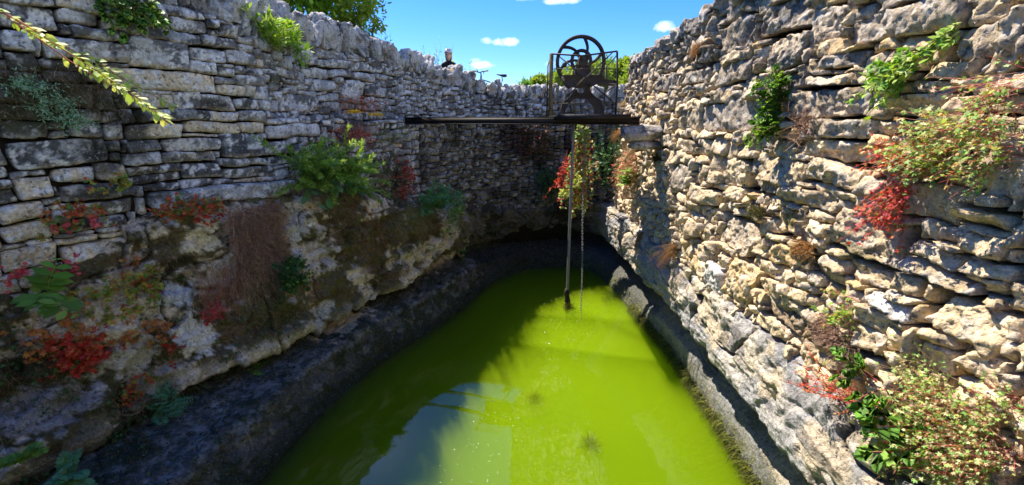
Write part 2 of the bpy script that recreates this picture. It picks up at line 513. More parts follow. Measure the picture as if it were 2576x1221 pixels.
    n1 = fbm(E * (6, 7, 1), 4, seed + 11, .6); n2 = fbm(E * (15, 15, 1), 3, seed + 12, .6); n3 = fbm(E * (3, 3.5, 1), 3, seed + 13)
    edge = sst(-.55, -.9, bb)
    C = mixc(C, style.get('fresh', (.58, .43, .24)), edge * .65 * (wt > .5))
    C = mixc(C, style.get('dark', (.06, .06, .064)), sst(.06, .18, n1 + .55 * (lich - .5)) * lich * .92 * (1 - .6 * edge))
    C = mixc(C, style.get('pale', (.70, .70, .70)), sst(.14, .26, n2 + .25 * n3) * style.get('palei', .75))
    C = mixc(C, (.42, .25, .05), sst(.47, .62, fbm(E * (8, 8, 1), 3, seed + 14)) * .7 * style.get('orange', .5))
    C = mixc(C, (.045, .045, .016), sst(.22, .5, fbm(V * 2.3, 3, seed + 15)) * .75 * style.get('moss', .3))
    C = mixc(C, (.022, .02, .015), (wt < .5) * .85)
    C = patches(V, C, seed)
    return V, [np.vstack(Q)], C

def core(path, ztop, zbot, s0, s1, d0, d1, zs=None):
    """solid heart of a wall behind its facing stones"""
    q = np.linspace(s0, s1, 60)
    x, y, nx, ny = path.at(q)
    zt = ztop(q) if callable(ztop) else np.full_like(q, ztop)
    zb = zbot(q) if callable(zbot) else np.full_like(q, zbot)
    rows = [(d0, zb), (d0, zt), (d1, zt), (d1, zb)]
    V = np.concatenate([np.stack([x + nx * d, y + ny * d, zz], 1) for d, zz in rows])
    n = len(q); F = []
    for a in range(4):
        b = (a + 1) % 4
        i = np.arange(n - 1)
        F.append(np.stack([a * n + i, a * n + i + 1, b * n + i + 1, b * n + i], 1))
    F.append(np.array([[0, n, 2 * n, 3 * n], [4 * n - 1, 3 * n - 1, 2 * n - 1, n - 1]]))
    return V, [np.vstack(F)]

def lumps(items, seed, amp, colf, res=9, freq=6.0):
    """rough loose stones: (centre, half sizes, x-axis direction, lean)"""
    g = np.linspace(-1, 1, res)
    faces = []
    Vt = []; Qt = []; n = 0
    for ax in range(3):
        for sg in (-1, 1):
            A, B = np.meshgrid(g, g, indexing='ij')
            P = np.zeros((res, res, 3)); P[..., ax] = sg; P[..., (ax + 1) % 3] = A; P[..., (ax + 2) % 3] = B * sg
            idx = n + np.arange(res * res).reshape(res, res)
            Qt.append(np.stack([idx[:-1, :-1], idx[1:, :-1], idx[1:, 1:], idx[:-1, 1:]], -1).reshape(-1, 4))
            Vt.append(P.reshape(-1, 3)); n += res * res
    Vt = np.vstack(Vt); Qt = np.vstack(Qt)
    sph = Vt / np.linalg.norm(Vt, axis=1)[:, None]
    out, Q, C, o = [], [], [], 0
    rng = np.random.default_rng(seed)
    for (c, hsz, dr, lean) in items:
        k = rng.uniform(.35, .6)
        P = Vt * (1 - k) * .92 + sph * k * 1.12
        for _ in range(4):
            d = rng.normal(size=3); d /= np.linalg.norm(d)
            e = P @ d - rng.uniform(.5, .95); P = P - np.maximum(e, 0)[:, None] * d * .9
        P = P * hsz
        P = P + np.outer(P[:, 2], (lean, rng.normal(0, .1), 0))
        dx = np.array((dr[0], dr[1], 0)); dy = np.array((-dr[1], dr[0], 0))
        Wp = c + P[:, :1] * dx + P[:, 1:2] * dy + P[:, 2:] * np.array((0, 0, 1.0))
        out.append(Wp); Q.append(Qt + o); o += len(Vt)
        C.append(np.tile(colf(rng), (len(Vt), 1)))
    V = np.vstack(out); C = np.vstack(C)
    se = np.repeat(np.arange(len(items)) * 3.7, len(Vt))[:, None]
    cen = np.repeat(np.array([i[0] for i in items]), len(Vt), axis=0)
    dirn = V - cen; dirn /= np.linalg.norm(dirn, axis=1)[:, None] + 1e-9
    Nz = fbm(V * freq + se, 3, seed) + .7 * ridge(V * freq * 1.7 + se, 2, seed + 3) - .6 * sst(.1, .5, vn(V * freq * 2 + se, seed + 5))
    V = V + dirn * (amp * Nz)[:, None]
    C = C * (1 + .3 * fbm(V * 6, 3, seed + 8))[:, None]
    C = mixc(C, (.05, .05, .055), sst(.1, .35, fbm(V * 7, 4, seed + 11)) * .8)
    C = mixc(C, (.58, .57, .55), sst(.15, .35, fbm(V * 13, 3, seed + 12)) * .6)
    C = mixc(C, (.36, .2, .05), sst(.4, .55, fbm(V * 6, 3, seed + 13)) * .6)
    return V, [np.vstack(Q)], C

# patches of moss, stain and bare stone (positions on the walls themselves)
OL, ORt = on_left, on_right
def hit_b(u, v):
    best = None
    for q in np.linspace(0, PB.L, 900):
        x, y, nx, ny = PB.at(q); dx, dy, dz = ray(u, v)
        e = abs(x / y - dx / dy)
        if best is None or e < best[0]: best = (e, np.array((float(x), float(y), float(dz / dy * y))), np.array((float(nx), float(ny), 0)))
    return best[1], best[2]
for (u, v, r, c, st) in [
    (70, 190, (.55, .55, .24), (.07, .062, .04), .8), (150, 255, (.7, .7, .2), (.08, .075, .045), .8), (40, 300, (.6, .6, .16), (.06, .065, .035), .8),
    (330, 300, (.3, .3, .14), (.03, .028, .02), .8), (345, 345, (.14, .14, .25), (.03, .028, .02), .85), (270, 390, (.2, .2, .25), (.022, .022, .016), .8),
    (240, 480, (.3, .3, .14), (.035, .035, .02), .7), (200, 560, (.3, .3, .12), (.05, .03, .022), .7), (350, 480, (.3, .3, .2), (.03, .03, .02), .5),
    (710, 203, (.2, .2, .1), (.06, .055, .01), .9), (540, 262, (.15, .15, .07), (.04, .035, .02), .8),
    (1010, 420, (.3, .3, .5), (.035, .022, .022), .7), (900, 330, (.4, .4, .25), (.05, .03, .025), .6), (1060, 420, (.3, .3, .4), (.02, .02, .016), .7)]:
    PATCH.append((OL(u, v), r, c, st))
for (u, v, r, c, st) in [
    (1760, 130, (.3, .5, .12), (.10, .05, .02), .8), (1660, 300, (.1, .12, .08), (.42, .30, .04), .9), (1655, 395, (.1, .1, .06), (.40, .28, .05), .9),
    (1650, 395, (.2, .2, .1), (.09, .07, .02), .6), (1905, 530, (.2, .25, .08), (.06, .05, .015), .8), (2030, 640, (.2, .3, .1), (.13, .09, .03), .85), (1990, 555, (.1, .12, .1), (.33, .26, .09), .9),
    (2160, 640, (.2, .2, .1), (.16, .14, .04), .6), (2000, 180, (.3, .5, .25), (.15, .15, .15), .4),
    (2120, 850, (.3, .4, .15), (.10, .06, .04), .7), (2010, 820, (.25, .5, .12), (.11, .07, .05), .6)]:
    PATCH.append((ORt(u, v), r, c, st))
for (u, v, r, c, st) in [
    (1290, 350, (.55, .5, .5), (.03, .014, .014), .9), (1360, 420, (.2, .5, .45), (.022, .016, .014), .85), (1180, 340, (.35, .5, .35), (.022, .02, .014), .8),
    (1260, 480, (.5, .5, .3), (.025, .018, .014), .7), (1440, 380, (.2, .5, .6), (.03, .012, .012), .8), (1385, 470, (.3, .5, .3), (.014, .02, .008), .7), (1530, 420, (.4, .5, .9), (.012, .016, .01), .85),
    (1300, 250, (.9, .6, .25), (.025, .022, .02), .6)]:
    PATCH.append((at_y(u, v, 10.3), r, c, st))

# ---- left retaining wall -------------------------------------------------------------
PL = Path([(-6.03, 0), (-3.0, 5.94), (-1.8, 8.3), (-.95, 9.55), (.3, 10.4), (1.4, 10.62), (2.9, 10.62)])
S_END = PL.s_of((-1.75, 8.35))
S_STEP = 6.45
ZTOP = lambda y: np.interp(y, [4.6, 5.6, 7.6, 8.6, 9.5, 10.9, 12], [1.6, 1.42, 1.40, 1.26, 1.10, .84, .80])
def key_l(u0, v0, u1, v1, kk=None):
    uc, vc = (u0 + u1) / 2, (v0 + v1) / 2
    a, b = on_left(u0, vc), on_left(u1, vc)
    t, q = on_left(uc, v0)[2], on_left(uc, v1)[2]
    return (a[1] * 1.1225, b[1] * 1.1225, q, t, kk)
KL = [key_l(*k) for k in [
 (0,14,146,70),(111,94,323,151),(319,97,479,177),(278,174,549,226),(347,68,500,108),(125,28,250,62),(184,68,295,96),(417,42,517,80),
 (497,88,600,118),(479,118,573,151),(479,152,552,188),(573,121,642,160),(208,155,278,203),(111,165,208,203),(552,210,621,242),
 (535,254,735,303),(347,276,528,308,'d'),(328,313,461,351,'t'),(462,308,600,338,'t'),(600,308,663,331,'t'),(28,342,276,420,'d'),(255,351,317,386),
 (326,356,410,385),(413,342,555,384),(556,338,656,393,'d'),(465,414,555,456),(556,418,653,447),(413,386,500,413),(503,394,625,416),
 (312,445,465,470,'d'),(372,472,738,507,'d'),(45,441,142,500,'t'),(0,508,128,560,'t'),(0,562,142,612,'t'),(0,620,156,676,'t'),(142,425,257,463,'t'),
 (167,465,320,506),(161,605,337,651,'t'),(174,653,333,701,'t'),(139,592,257,613,'t'),(262,580,337,602,'t'),(187,510,351,545),(150,548,340,578),
 (594,186,677,212),(791,198,852,229),(713,236,804,278),(715,285,802,305),(666,309,809,344),(805,108,878,149),(735,150,800,190),(640,215,710,250),(663,350,730,385),(663,388,735,410)]]
KL = [key_l(372, 468, 740, 508, 'L')] + KL
def okA(s, z):
    top = np.where(s < S_STEP, ZTOP(s * .89) - .36, .0 + .02 * np.sin(s * 5))
    bot = np.interp(s, [0, 4.5, 4.9, 7.2, 7.6, 12], [-1.62, -1.55, -1.1, -1.0, -1.3, -1.5])
    return (z < top) & (z > bot)
def colL(s, z, w, h, kk, rng):
    v = rng.uniform(.82, 1.2)
    g = np.array((.49, .51, .54)) * v * rng.uniform(.8, 1.1)
    tan = np.array((.80, .66, .46)) * rng.uniform(.8, 1.15)
    m = 0.0
    if kk == 't': m = rng.uniform(.65, 1)
    elif kk is None:
        m = rng.uniform(0, .35) if z > -.75 or s > 4.7 else rng.uniform(.3, 1)
        if rng.random() < .07: m = .8
    elif kk in ('d', 'L'): g = g * .75
    li = rng.uniform(.55, 1.1) if m < .5 else rng.uniform(.0, .4)
    if kk == 'd': li = .95
    if kk == 'L': li = .75; m = .1
    c = g * (1 - m) + tan * m
    return (*c, li)
rng = np.random.default_rng(7)
stA = layout(0.0, S_END, -1.7, 1.6, okA, KL, (.07, .21), (1.5, 3.6), rng)
styA = dict(col=colL, facets=.35, corner=.1, round=.035, prot=.018, rough=.85, wob=.9, palei=.95, orange=.35, moss=.25)
V, F, C = masonry(PL, stA, rng, lambda s: .016 if s < 6 else .022, styA, 11)
wL = thing("stone_wall", "long shaded grey dry-stone wall with flat lichened courses on the left of the basin", "wall", (-4.0, 4.0, -1.5))
PARENT_FIX = []
def child(name, V, F, C, m, parent, smooth=False):
    off = np.array(parent.location)
    me = mesh_from(name, V - off, F, C, smooth)
    return obj(name, me, m, parent)
child("facing_stones", V, F, C, M_STONE, wL, True)
Vc, Fc = core(PL, lambda q: np.where(q < S_STEP + .1, ZTOP(q * .89) - .40, -.03), -2.3, -1.5, S_END + .2, -.15, -.62)
child("rubble_core", Vc, Fc, None, M_SOIL, wL)

# ---- far retaining wall ---------------------------------------------------------------
def okF(s, z):
    return (z < .0 + 0 * s) & (z > -2.2)
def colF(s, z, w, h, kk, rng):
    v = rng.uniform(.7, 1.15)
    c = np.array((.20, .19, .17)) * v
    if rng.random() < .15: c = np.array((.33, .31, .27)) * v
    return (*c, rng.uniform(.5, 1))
rng = np.random.default_rng(8)
stF = layout(S_END, PL.L, -2.2, .04, okF, [], (.06, .15), (1.2, 2.8), rng)
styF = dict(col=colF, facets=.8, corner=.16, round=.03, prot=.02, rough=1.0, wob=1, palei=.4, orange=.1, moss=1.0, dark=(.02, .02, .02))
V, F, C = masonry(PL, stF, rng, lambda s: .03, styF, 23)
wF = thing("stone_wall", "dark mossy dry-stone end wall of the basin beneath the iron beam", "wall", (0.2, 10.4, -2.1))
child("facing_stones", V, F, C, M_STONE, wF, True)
Vc, Fc = core(PL, -.03, -3.0, S_END - .1, PL.L + .3, -.15, -.6)
child("rubble_core", Vc, Fc, None, M_SOIL, wF)

# ---- boundary wall above, set back from the basin ------------------------------------------
PB = Path([(-3.16, 5.62), (-3.03, 6.0), (-2.93, 6.75), (-1.62, 9.5), (-.7, 10.6), (.5, 11.2), (1.6, 11.4), (3.2, 11.4)])
def zB(s):
    _, y, _, _ = PB.at(s)
    return ZTOP(y)
def okB(s, z):
    return (z < zB(s) - .34) & (z > -.04)
def key_b(u0, v0, u1, v1, kk=None):
    def hit(u, v):
        best = None
        for q in np.linspace(0, PB.L, 600):
            x, y, _, _ = PB.at(q); dx, dy, dz = ray(u, v)
            e = abs(x / y - dx / dy)
            if best is None or e < best[0]: best = (e, q, dz / dy * y)
        return best[1], best[2]
    uc, vc = (u0 + u1) / 2, (v0 + v1) / 2
    return (hit(u0, vc)[0], hit(u1, vc)[0], hit(uc, v1)[1], hit(uc, v0)[1], kk)
KB = [key_b(*k) for k in [(605,118,690,165),(645,170,700,182),(700,165,745,190),(760,125,808,160),(805,107,880,150),(880,122,925,150),(840,145,882,175),
      (785,170,832,195),(832,170,880,195),(795,198,850,228),(866,202,925,250),(890,185,945,205),(930,215,975,245),(713,236,804,278),(935,165,985,185),(990,172,1040,190)]]
def colB(s, z, w, h, kk, rng):
    c = np.array((.42, .435, .46)) * rng.uniform(.8, 1.2)
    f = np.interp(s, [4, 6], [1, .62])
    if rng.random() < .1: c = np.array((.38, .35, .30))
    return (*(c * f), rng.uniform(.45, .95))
rng = np.random.default_rng(9)
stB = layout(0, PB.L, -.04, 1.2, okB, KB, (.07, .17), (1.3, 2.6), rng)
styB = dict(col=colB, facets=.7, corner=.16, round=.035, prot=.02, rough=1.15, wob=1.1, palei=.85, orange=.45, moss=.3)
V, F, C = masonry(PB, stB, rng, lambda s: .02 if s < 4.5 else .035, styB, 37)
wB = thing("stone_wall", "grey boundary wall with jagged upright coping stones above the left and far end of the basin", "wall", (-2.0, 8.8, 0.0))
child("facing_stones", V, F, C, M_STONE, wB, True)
Vc, Fc = core(PB, lambda q: zB(q) - .36, -.3, -.4, PB.L, -.12, -.42)
child("rubble_core", Vc, Fc, None, M_SOIL, wB)
it = []
rng = np.random.default_rng(10)
q = -.3
while q < PB.L - .05:
    x, y, nx, ny = PB.at(q)
    far = q > 5.2
    wd = rng.uniform(.06, .17) if not far else rng.uniform(.045, .09)
    hh = rng.uniform(.17, .28) if not far else rng.uniform(.15, .22)
    q += wd
    x, y, nx, ny = PB.at(q)
    zc = ZTOP(y) - .36 + hh * .82
    lean = rng.normal(.12, .22)
    it.append((np.array((x - nx * (.2 + rng.uniform(-.05, .05)), y - ny * (.2), zc)), np.array((wd * 1.15, rng.uniform(.17, .25), hh)), (-ny, nx), lean))
    q += wd * .9
V, F, C = lumps(it, 41, .06, lambda r: np.array((.42, .41, .40)) * r.uniform(.75, 1.25), res=13, freq=6)
child("coping_stones", V, F, C, M_STONE, wB, True)
# coping on the near left stretch too
it = []
q = 2.0
while q < S_STEP - .35:
    wd = rng.uniform(.06, .12); hh = rng.uniform(.19, .27); q += wd
    x, y, nx, ny = PL.at(q)
    it.append((np.array((x - nx * .2, y - ny * .2, ZTOP(y) - .36 + hh * .82)), np.array((wd * 1.15, rng.uniform(.17, .25), hh)), (-ny, nx), rng.normal(.1, .2)))
    q += wd * .9
V, F, C = lumps(it, 42, .06, lambda r: np.array((.42, .41, .40)) * r.uniform(.75, 1.25), res=13, freq=6)
child("coping_stones", V, F, C, M_STONE, wL, True)

# ---- right wall -----------------------------------------------------------------------------
PR = Path([(2.42, 9.75), (2.4, 9.0), (2.4, 6), (2.4, 3), (2.4, -1.5)])
YR0 = 9.75
def key_r(u0, v0, u1, v1, kk=None):
    uc, vc = (u0 + u1) / 2, (v0 + v1) / 2
    a, b = on_right(u0, vc), on_right(u1, vc)
    return (YR0 - a[1], YR0 - b[1], on_right(uc, v1)[2], on_right(uc, v0)[2], kk)
KR = [key_r(*k) for k in [
 (1893,5,2030,85,'g'),(2018,15,2130,108),(1914,84,2018,180,'g'),(1809,46,1884,117,'g'),(1989,218,2200,295),(1768,258,1930,330,'g'),(2013,354,2190,404),
 (1872,404,1914,488,'g'),(1914,408,2043,471),(1810,400,1872,467),(2150,5,2417,80,'g'),(2062,76,2154,137,'t'),(2254,80,2333,120,'t'),(2083,115,2183,165,'g'),(2190,90,2250,130,'t'),
 (2387,50,2496,140),(2500,0,2576,165),(2317,146,2441,196),(2254,245,2375,305),(2379,225,2437,292),(2054,415,2183,478),(1958,520,2024,604,'t'),
 (1809,545,1896,636,'g'),(1830,657,1903,760,'t'),(1785,664,1830,733,'w'),(1906,482,2120,518),(2087,545,2292,655,'m'),(2295,620,2424,668),(2420,590,2576,646),
 (2445,528,2576,566,'t'),(2278,672,2500,722),(2264,470,2440,560),(2445,485,2576,521),(2139,672,2270,728),(2368,740,2566,870),(2425,655,2576,690),
 (1700,285,1765,330),(1890,255,1930,300),(1745,465,1810,520),(1700,410,1745,470,'g'),(1650,330,1700,370),(2030,185,2160,215),(2170,200,2240,240),(1930,190,1990,235,'g'),
 (1650,180,1700,230,'g'),(1720,160,1790,205,'g'),(1800,160,1880,215,'g'),(2060,300,2200,350),(2210,310,2300,350),(1930,610,2010,670),(2030,590,2085,640),(1900,690,1975,740),
 (2200,735,2330,790,'w'),(2330,860,2420,930),(2430,880,2560,960),(2070,760,2180,800),(2200,640,2280,672)]]
ZR = lambda y: np.interp(y, [0, 5.5, 8.5, 9.6, 12], [1.4, 1.33, 1.17, 1.22, 1.2])
def okR(s, z):
    y = YR0 - s
    return (z < ZR(y) - .12) & (z > -2.02 + .08 * np.sin(s * 2.3))
def colR(s, z, w, h, kk, rng):
    g = np.array((.46, .38, .29)) * rng.uniform(.65, 1.2)
    t = np.array((.84, .635, .38)) * rng.uniform(.7, 1.15)
    m = np.clip(.78 - .42 * z + rng.normal(0, .32), 0, 1)
    if rng.random() < .08: t = np.array((.74, .52, .25)); m = 1
    if kk == 'g': m = rng.uniform(0, .3)
    if kk == 't': m = 1; t = np.array((.80, .56, .28))
    if kk == 'w': m = 1; t = np.array((.72, .68, .60))
    if kk == 'm': m = .6
    c = g * (1 - m) + t * m
    y = YR0 - s
    li = np.clip(.42 + .34 * z + rng.normal(0, .15), .05, .95)
    if y < 3.2: li *= .55
    return (*c, li)
rng = np.random.default_rng(12)
stR = layout(0.0, 11.2, -2.1, 1.4, okR, KR, (.06, .20), (.9, 2.3), rng)
styR = dict(col=colR, facets=1.0, square=(.04, .28), corner=.26, round=.014, chips=3, prot=.025, rough=1.2, wob=1.3, palei=.45, orange=.35, moss=.12, gap=1.5, facet=.9, tilt=1.5, bulge=.05,
            dark=(.10, .092, .085), fresh=(.56, .42, .25), pale=(.66, .62, .56))
V, F, C = masonry(PR, stR, rng, lambda s: .02 if s < 5 else .013, styR, 53)
wR = thing("stone_wall", "rugged sunlit cream and grey dry-stone wall on the right of the basin", "wall", (2.5, 4.0, -2.0))
child("facing_stones", V, F, C, M_STONE, wR, True)
Vc, Fc = core(PR, lambda q: ZR(YR0 - q) - .14, -2.4, .0, 11.2, -.19, -.75)
child("rubble_core", Vc, Fc, None, M_SOIL, wR)
it = []
q = .05
while q < 9.5:
    wd = rng.uniform(.1, .26); hh = rng.uniform(.08, .14); q += wd
    x, y, nx, ny = PR.at(q)
    it.append((np.array((x - nx * .2, y, ZR(y) - .12 + hh * .5)), np.array((wd * 1.1, .26, hh)), (-ny, nx), rng.normal(0, .1)))
    q += wd * .85
V, F, C = lumps(it, 43, .035, lambda r: np.array((.42, .36, .30)) * r.uniform(.75, 1.2), res=13, freq=7)
child("coping_stones", V, F, C, M_STONE, wR, True)

# the long block that carries the beam's right-hand end
V, F, C = lumps([(np.array((2.12, 7.12, -.215)), np.array((.20, .42, .125)), (0, 1), 0.0), (np.array((2.2, 7.2, -.40)), np.array((.24, .30, .07)), (0, 1), 0.0)], 47, .02, lambda r: np.array((.46, .40, .32)), res=15, freq=6)
child("corbel_stone", V, F, C, M_STONE, wR, True)
# ------------------------------------------------------------------ bedrock round the basin, ledge and water
# station: (x, y) on the wall line, inward normal, then profile (distance out from the wall, height)
ST = [
 ((-6.03, 0), NL[:2],   [(-.25,-1.45),(.0,-1.5),(.15,-1.9),(.34,-2.6),(.3,-2.85),(.4,-2.95),(1.7,-3.05),(2.0,-3.5),(2.1,-4.6)]),
 ((-4.76, 2.5), NL[:2], [(-.25,-1.42),(.0,-1.5),(.2,-1.9),(.52,-2.76),(.4,-2.9),(.42,-2.93),(1.58,-3.0),(1.9,-3.5),(2.0,-4.6)]),
 ((-4.25, 3.5), NL[:2], [(-.25,-1.42),(.02,-1.48),(.2,-1.9),(.55,-2.78),(.36,-2.92),(.36,-2.94),(1.46,-3.0),(1.74,-3.5),(1.85,-4.6)]),
 ((-3.79, 4.4), NL[:2], [(-.25,-.98),(.08,-1.03),(.16,-1.6),(.50,-2.78),(.14,-2.92),(.15,-2.94),(1.22,-2.98),(1.46,-3.5),(1.6,-4.6)]),
 ((-3.38, 5.2), NL[:2], [(-.25,-.95),(.14,-1.0),(.22,-1.6),(.55,-2.72),(.14,-2.88),(.14,-2.95),(.97,-2.98),(1.18,-3.5),(1.3,-4.6)]),
 ((-2.87, 6.2), NL[:2], [(-.2,-.95),(.36,-1.06),(.46,-1.65),(.66,-2.66),(.24,-2.84),(.2,-2.88),(.84,-2.96),(1.02,-3.5),(1.1,-4.6)]),
 ((-2.36, 7.2), NL[:2], [(-.2,-1.15),(.50,-1.38),(.66,-1.8),(.76,-2.66),(.34,-2.84),(.3,-2.88),(.88,-2.96),(1.08,-3.5),(1.15,-4.6)]),
 ((-1.83, 8.25), (.83,-.55), [(-.2,-1.4),(.45,-1.6),(.66,-1.95),(.62,-2.5),(.35,-2.7),(.35,-2.85),(.84,-2.95),(1.08,-3.5),(1.15,-4.6)]),
 ((-.93, 9.5), (.62,-.78), [(-.2,-1.85),(.1,-1.95),(.16,-2.3),(.1,-2.7),(-.1,-2.85),(-.1,-2.95),(.5,-3.08),(.72,-3.5),(.8,-4.6)]),
 ((.3, 10.4), (.17,-.98), [(-.2,-2.1),(.05,-2.15),(.0,-2.4),(-.1,-2.7),(-.25,-2.85),(-.25,-2.95),(.34,-3.12),(.48,-3.5),(.55,-4.6)]),
 ((1.4, 10.62), (.0,-1), [(-.2,-2.1),(.05,-2.15),(.0,-2.4),(-.1,-2.7),(-.25,-2.85),(-.25,-2.95),(.38,-3.12),(.52,-3.5),(.6,-4.6)]),
 ((2.3, 10.5), (-.6,-.8), [(-.2,-1.95),(.3,-2.0),(.34,-2.3),(.22,-2.65),(-.05,-2.82),(-.05,-2.98),(.5,-3.12),(.68,-3.5),(.75,-4.6)]),
 ((2.42, 9.5), (-1,-.12), [(-.2,-1.93),(.22,-1.97),(.24,-2.3),(.18,-2.72),(-.2,-2.85),(-.2,-3.0),(.16,-3.25),(.34,-3.5),(.42,-4.6)]),
 ((2.4, 8), (-1,0), [(-.2,-1.9),(.08,-1.96),(.14,-2.3),(.12,-2.72),(-.25,-2.86),(-.28,-3.05),(.03,-3.28),(.17,-3.5),(-.1,-4.6)]),
 ((2.4, 6), (-1,0), [(-.2,-1.9),(.06,-1.96),(.10,-2.3),(.09,-2.66),(-.3,-2.82),(-.34,-3.05),(-.12,-3.2),(-.05,-3.5),(-.4,-4.6)]),
 ((2.4, 4.5), (-1,0), [(-.2,-1.9),(.05,-1.95),(.10,-2.3),(.10,-2.64),(-.28,-2.82),(-.34,-3.05),(-.13,-3.2),(-.05,-3.5),(-.4,-4.6)]),
 ((2.4, 3.4), (-1,0), [(-.2,-1.86),(.05,-1.92),(.14,-2.3),(.16,-2.62),(-.2,-2.82),(-.3,-3.05),(-.1,-3.2),(-.02,-3.5),(-.4,-4.6)]),
 ((2.4, 2.0), (-1,0), [(-.2,-1.84),(.05,-1.9),(.18,-2.3),(.2,-2.6),(-.1,-2.82),(-.2,-3.05),(-.05,-3.2),(.02,-3.5),(-.4,-4.6)]),
 ((2.4, 0.0), (-1,0), [(-.2,-1.84),(.05,-1.9),(.18,-2.3),(.2,-2.6),(-.1,-2.82),(-.2,-3.05),(-.05,-3.2),(.02,-3.5),(-.4,-4.6)]),
]
def densify(A, seg, closed=False):
    """linear resample of a polyline of vectors (n, ...) by chord parameter with corner smoothing"""
    return A
K = np.array([[(w[0] + n[0] * d, w[1] + n[1] * d, z) for d, z in pr] for (w, n, pr) in ST])     # (stations, 9, 3)
def catmull(P, m):
    """P (n, ...) -> smooth curve with m samples evenly spread by arc length of its mean"""
    n = len(P)
    Pe = np.concatenate([2 * P[:1] - P[1:2], P, 2 * P[-1:] - P[-2:-1]])
    t = np.linspace(0, n - 1 - 1e-6, 40 * n)
    i = np.floor(t).astype(int); f = (t - i).reshape((-1,) + (1,) * (P.ndim - 1))
    a, b, c, d = Pe[i], Pe[i + 1], Pe[i + 2], Pe[i + 3]
    al = .5 * ((2 * b) + (c - a) * f + (2 * a - 5 * b + 4 * c - d) * f ** 2 + (3 * b - a - 3 * c + d) * f ** 3)
    al = .35 * al + .65 * (b + (c - b) * f)
    mean = al.reshape(len(t), -1, 3).mean(1) if al.ndim > 2 else al
    s = np.r_[0, np.cumsum(np.linalg.norm(np.diff(mean, axis=0), axis=1))]
    q = np.linspace(0, s[-1], m)
    flat = al.reshape(len(t), -1)
    return np.stack([np.interp(q, s, flat[:, k]) for k in range(flat.shape[1])], 1).reshape((m,) + P.shape[1:])
NA, NB = 1400, 280
G = catmull(K, NA)                                   # along the basin
prof_t = None
H = np.zeros((NA, NB, 3))
seg = np.linalg.norm(np.diff(G, axis=1), axis=2).mean(0)
for a in range(NA):
    s = np.r_[0, np.cumsum(seg)]
    q = np.linspace(0, s[-1], NB)
    H[a] = np.stack([np.interp(q, s, G[a, :, k]) for k in range(3)], 1)
for _ in range(6):
    H[:, 1:-1] = .25 * H[:, :-2] + .5 * H[:, 1:-1] + .25 * H[:, 2:]
def norms(H):
    du = np.gradient(H, axis=0); dv = np.gradient(H, axis=1)
    n = np.cross(du, dv); n /= np.linalg.norm(n, axis=2)[..., None] + 1e-9
    return n
N = norms(H)
P = H.reshape(-1, 3); Nf = N.reshape(-1, 3)
cx = np.array((0.3, 6.0, -2.6))
# outward = towards the open basin
sgn = np.sign((Nf * (cx - P)).sum(1)); ref = np.sign(sgn.reshape(NA, NB)[:, 60:120].sum())
Nf = Nf * ref
right = sst(1.2, 2.0, P[:, 0]) * sst(10.5, 10.0, P[:, 1])
left = sst(.2, -.6, P[:, 0])
ps = np.tile(np.linspace(0, 1, NB), NA)
up = P[:, 2] > -2.75
amp = np.where(up, 1.0, .6)
aniso = P * np.array((1, 1, 1.9)) + .35 * np.stack([vn(P * 1.5, 1), vn(P * 1.5, 2), vn(P * 1.5, 3)], 1)
d = .11 * fbm(aniso * 1.35, 3, 61) * (1 - .55 * right) + .045 * ridge(aniso * 3.4, 3, 62) * (1 - .6 * right)
# bedded layers: the rock breaks in steps
lay = P[:, 2] * 4.2 + .9 * vn(P * .9, 63) + .05 * P[:, 1]
d += (.05 * (1 - .65 * right)) * (np.abs((lay % 1) - .5) * 2 - .5) * amp * (.5 + .5 * vn(P * 1.7, 64))
d += .018 * fbm(P * 11, 3, 65) + .014 * ridge(P * 15, 2, 66)
# open cracks
ck = np.abs(vn(np.stack([P[:, 0] * .9 + P[:, 1] * .9, P[:, 2] * 2.6 - P[:, 1] * .25, P[:, 1] * .3], 1), 67))
d -= .07 * sst(.045, .0, ck) * amp
pit = sst(.2, .55, vn(P * 6.5, 68)); d -= .04 * pit * (1 - .5 * right)
ff = P[:, 0] * .5 + P[:, 1] * .87
d += (.055 * (1 + .7 * left) * facet(ff + .1 * vn(P * 3, 81), P[:, 2] * 1.5 + .3 * vn(P * 1.2, 82), .42, 83) + .026 * (1 + .6 * left) * facet(ff, P[:, 2] * 1.4, .15, 84)) * sst(-2.95, -2.8, P[:, 2]) * (1 - .65 * right)
d += .03 * ridge(P * 7, 3, 85) * (P[:, 2] < -2.8) + .02 * fbm(P * 22, 2, 86) * (P[:, 2] < -2.8)
d *= amp * (1 - .6 * right * (P[:, 2] < -2.9))
fade = sst(0, .05, ps) * (1 - .85 * sst(-3.42, -3.55, P[:, 2]))
V = P + Nf * (d * fade)[:, None]
# shallow scallops along the ledge's face
# colour of the rock itself
z = V[:, 2]; y = V[:, 1]
n1 = fbm(V * (1.6, 1.6, 2.2), 4, 70, .6); n2 = fbm(V * 5.5, 4, 71, .6); n3 = fbm(V * 13, 3, 72, .6); n4 = fbm(V * (3, 3, 3), 3, 73)
C = np.tile(np.array((.72, .61, .45)), (len(V), 1)) * (1 + .25 * n2)[:, None]
C = mixc(C, (.36, .35, .34), right * sst(-.35, .35, n1 + .3))                 # the right rock is blue-grey
C = mixc(C, (.60, .47, .30), right * sst(.1, .35, n4) * .7)
C = mixc(C, (.42, .42, .42), (1 - right) * sst(.0, .3, n4) * .7)
C = mixc(C, (.10, .09, .085), right * sst(.1, .35, fbm(V * (2, 2, 9), 3, 75)) * .55)
mossm = (1 - right) * sst(-.06, .10, n1 + .35 * n3 + .03) * sst(-2.75, -2.5, z + .1 * n1)
C = mixc(C, (.095, .075, .022), mossm * .92)
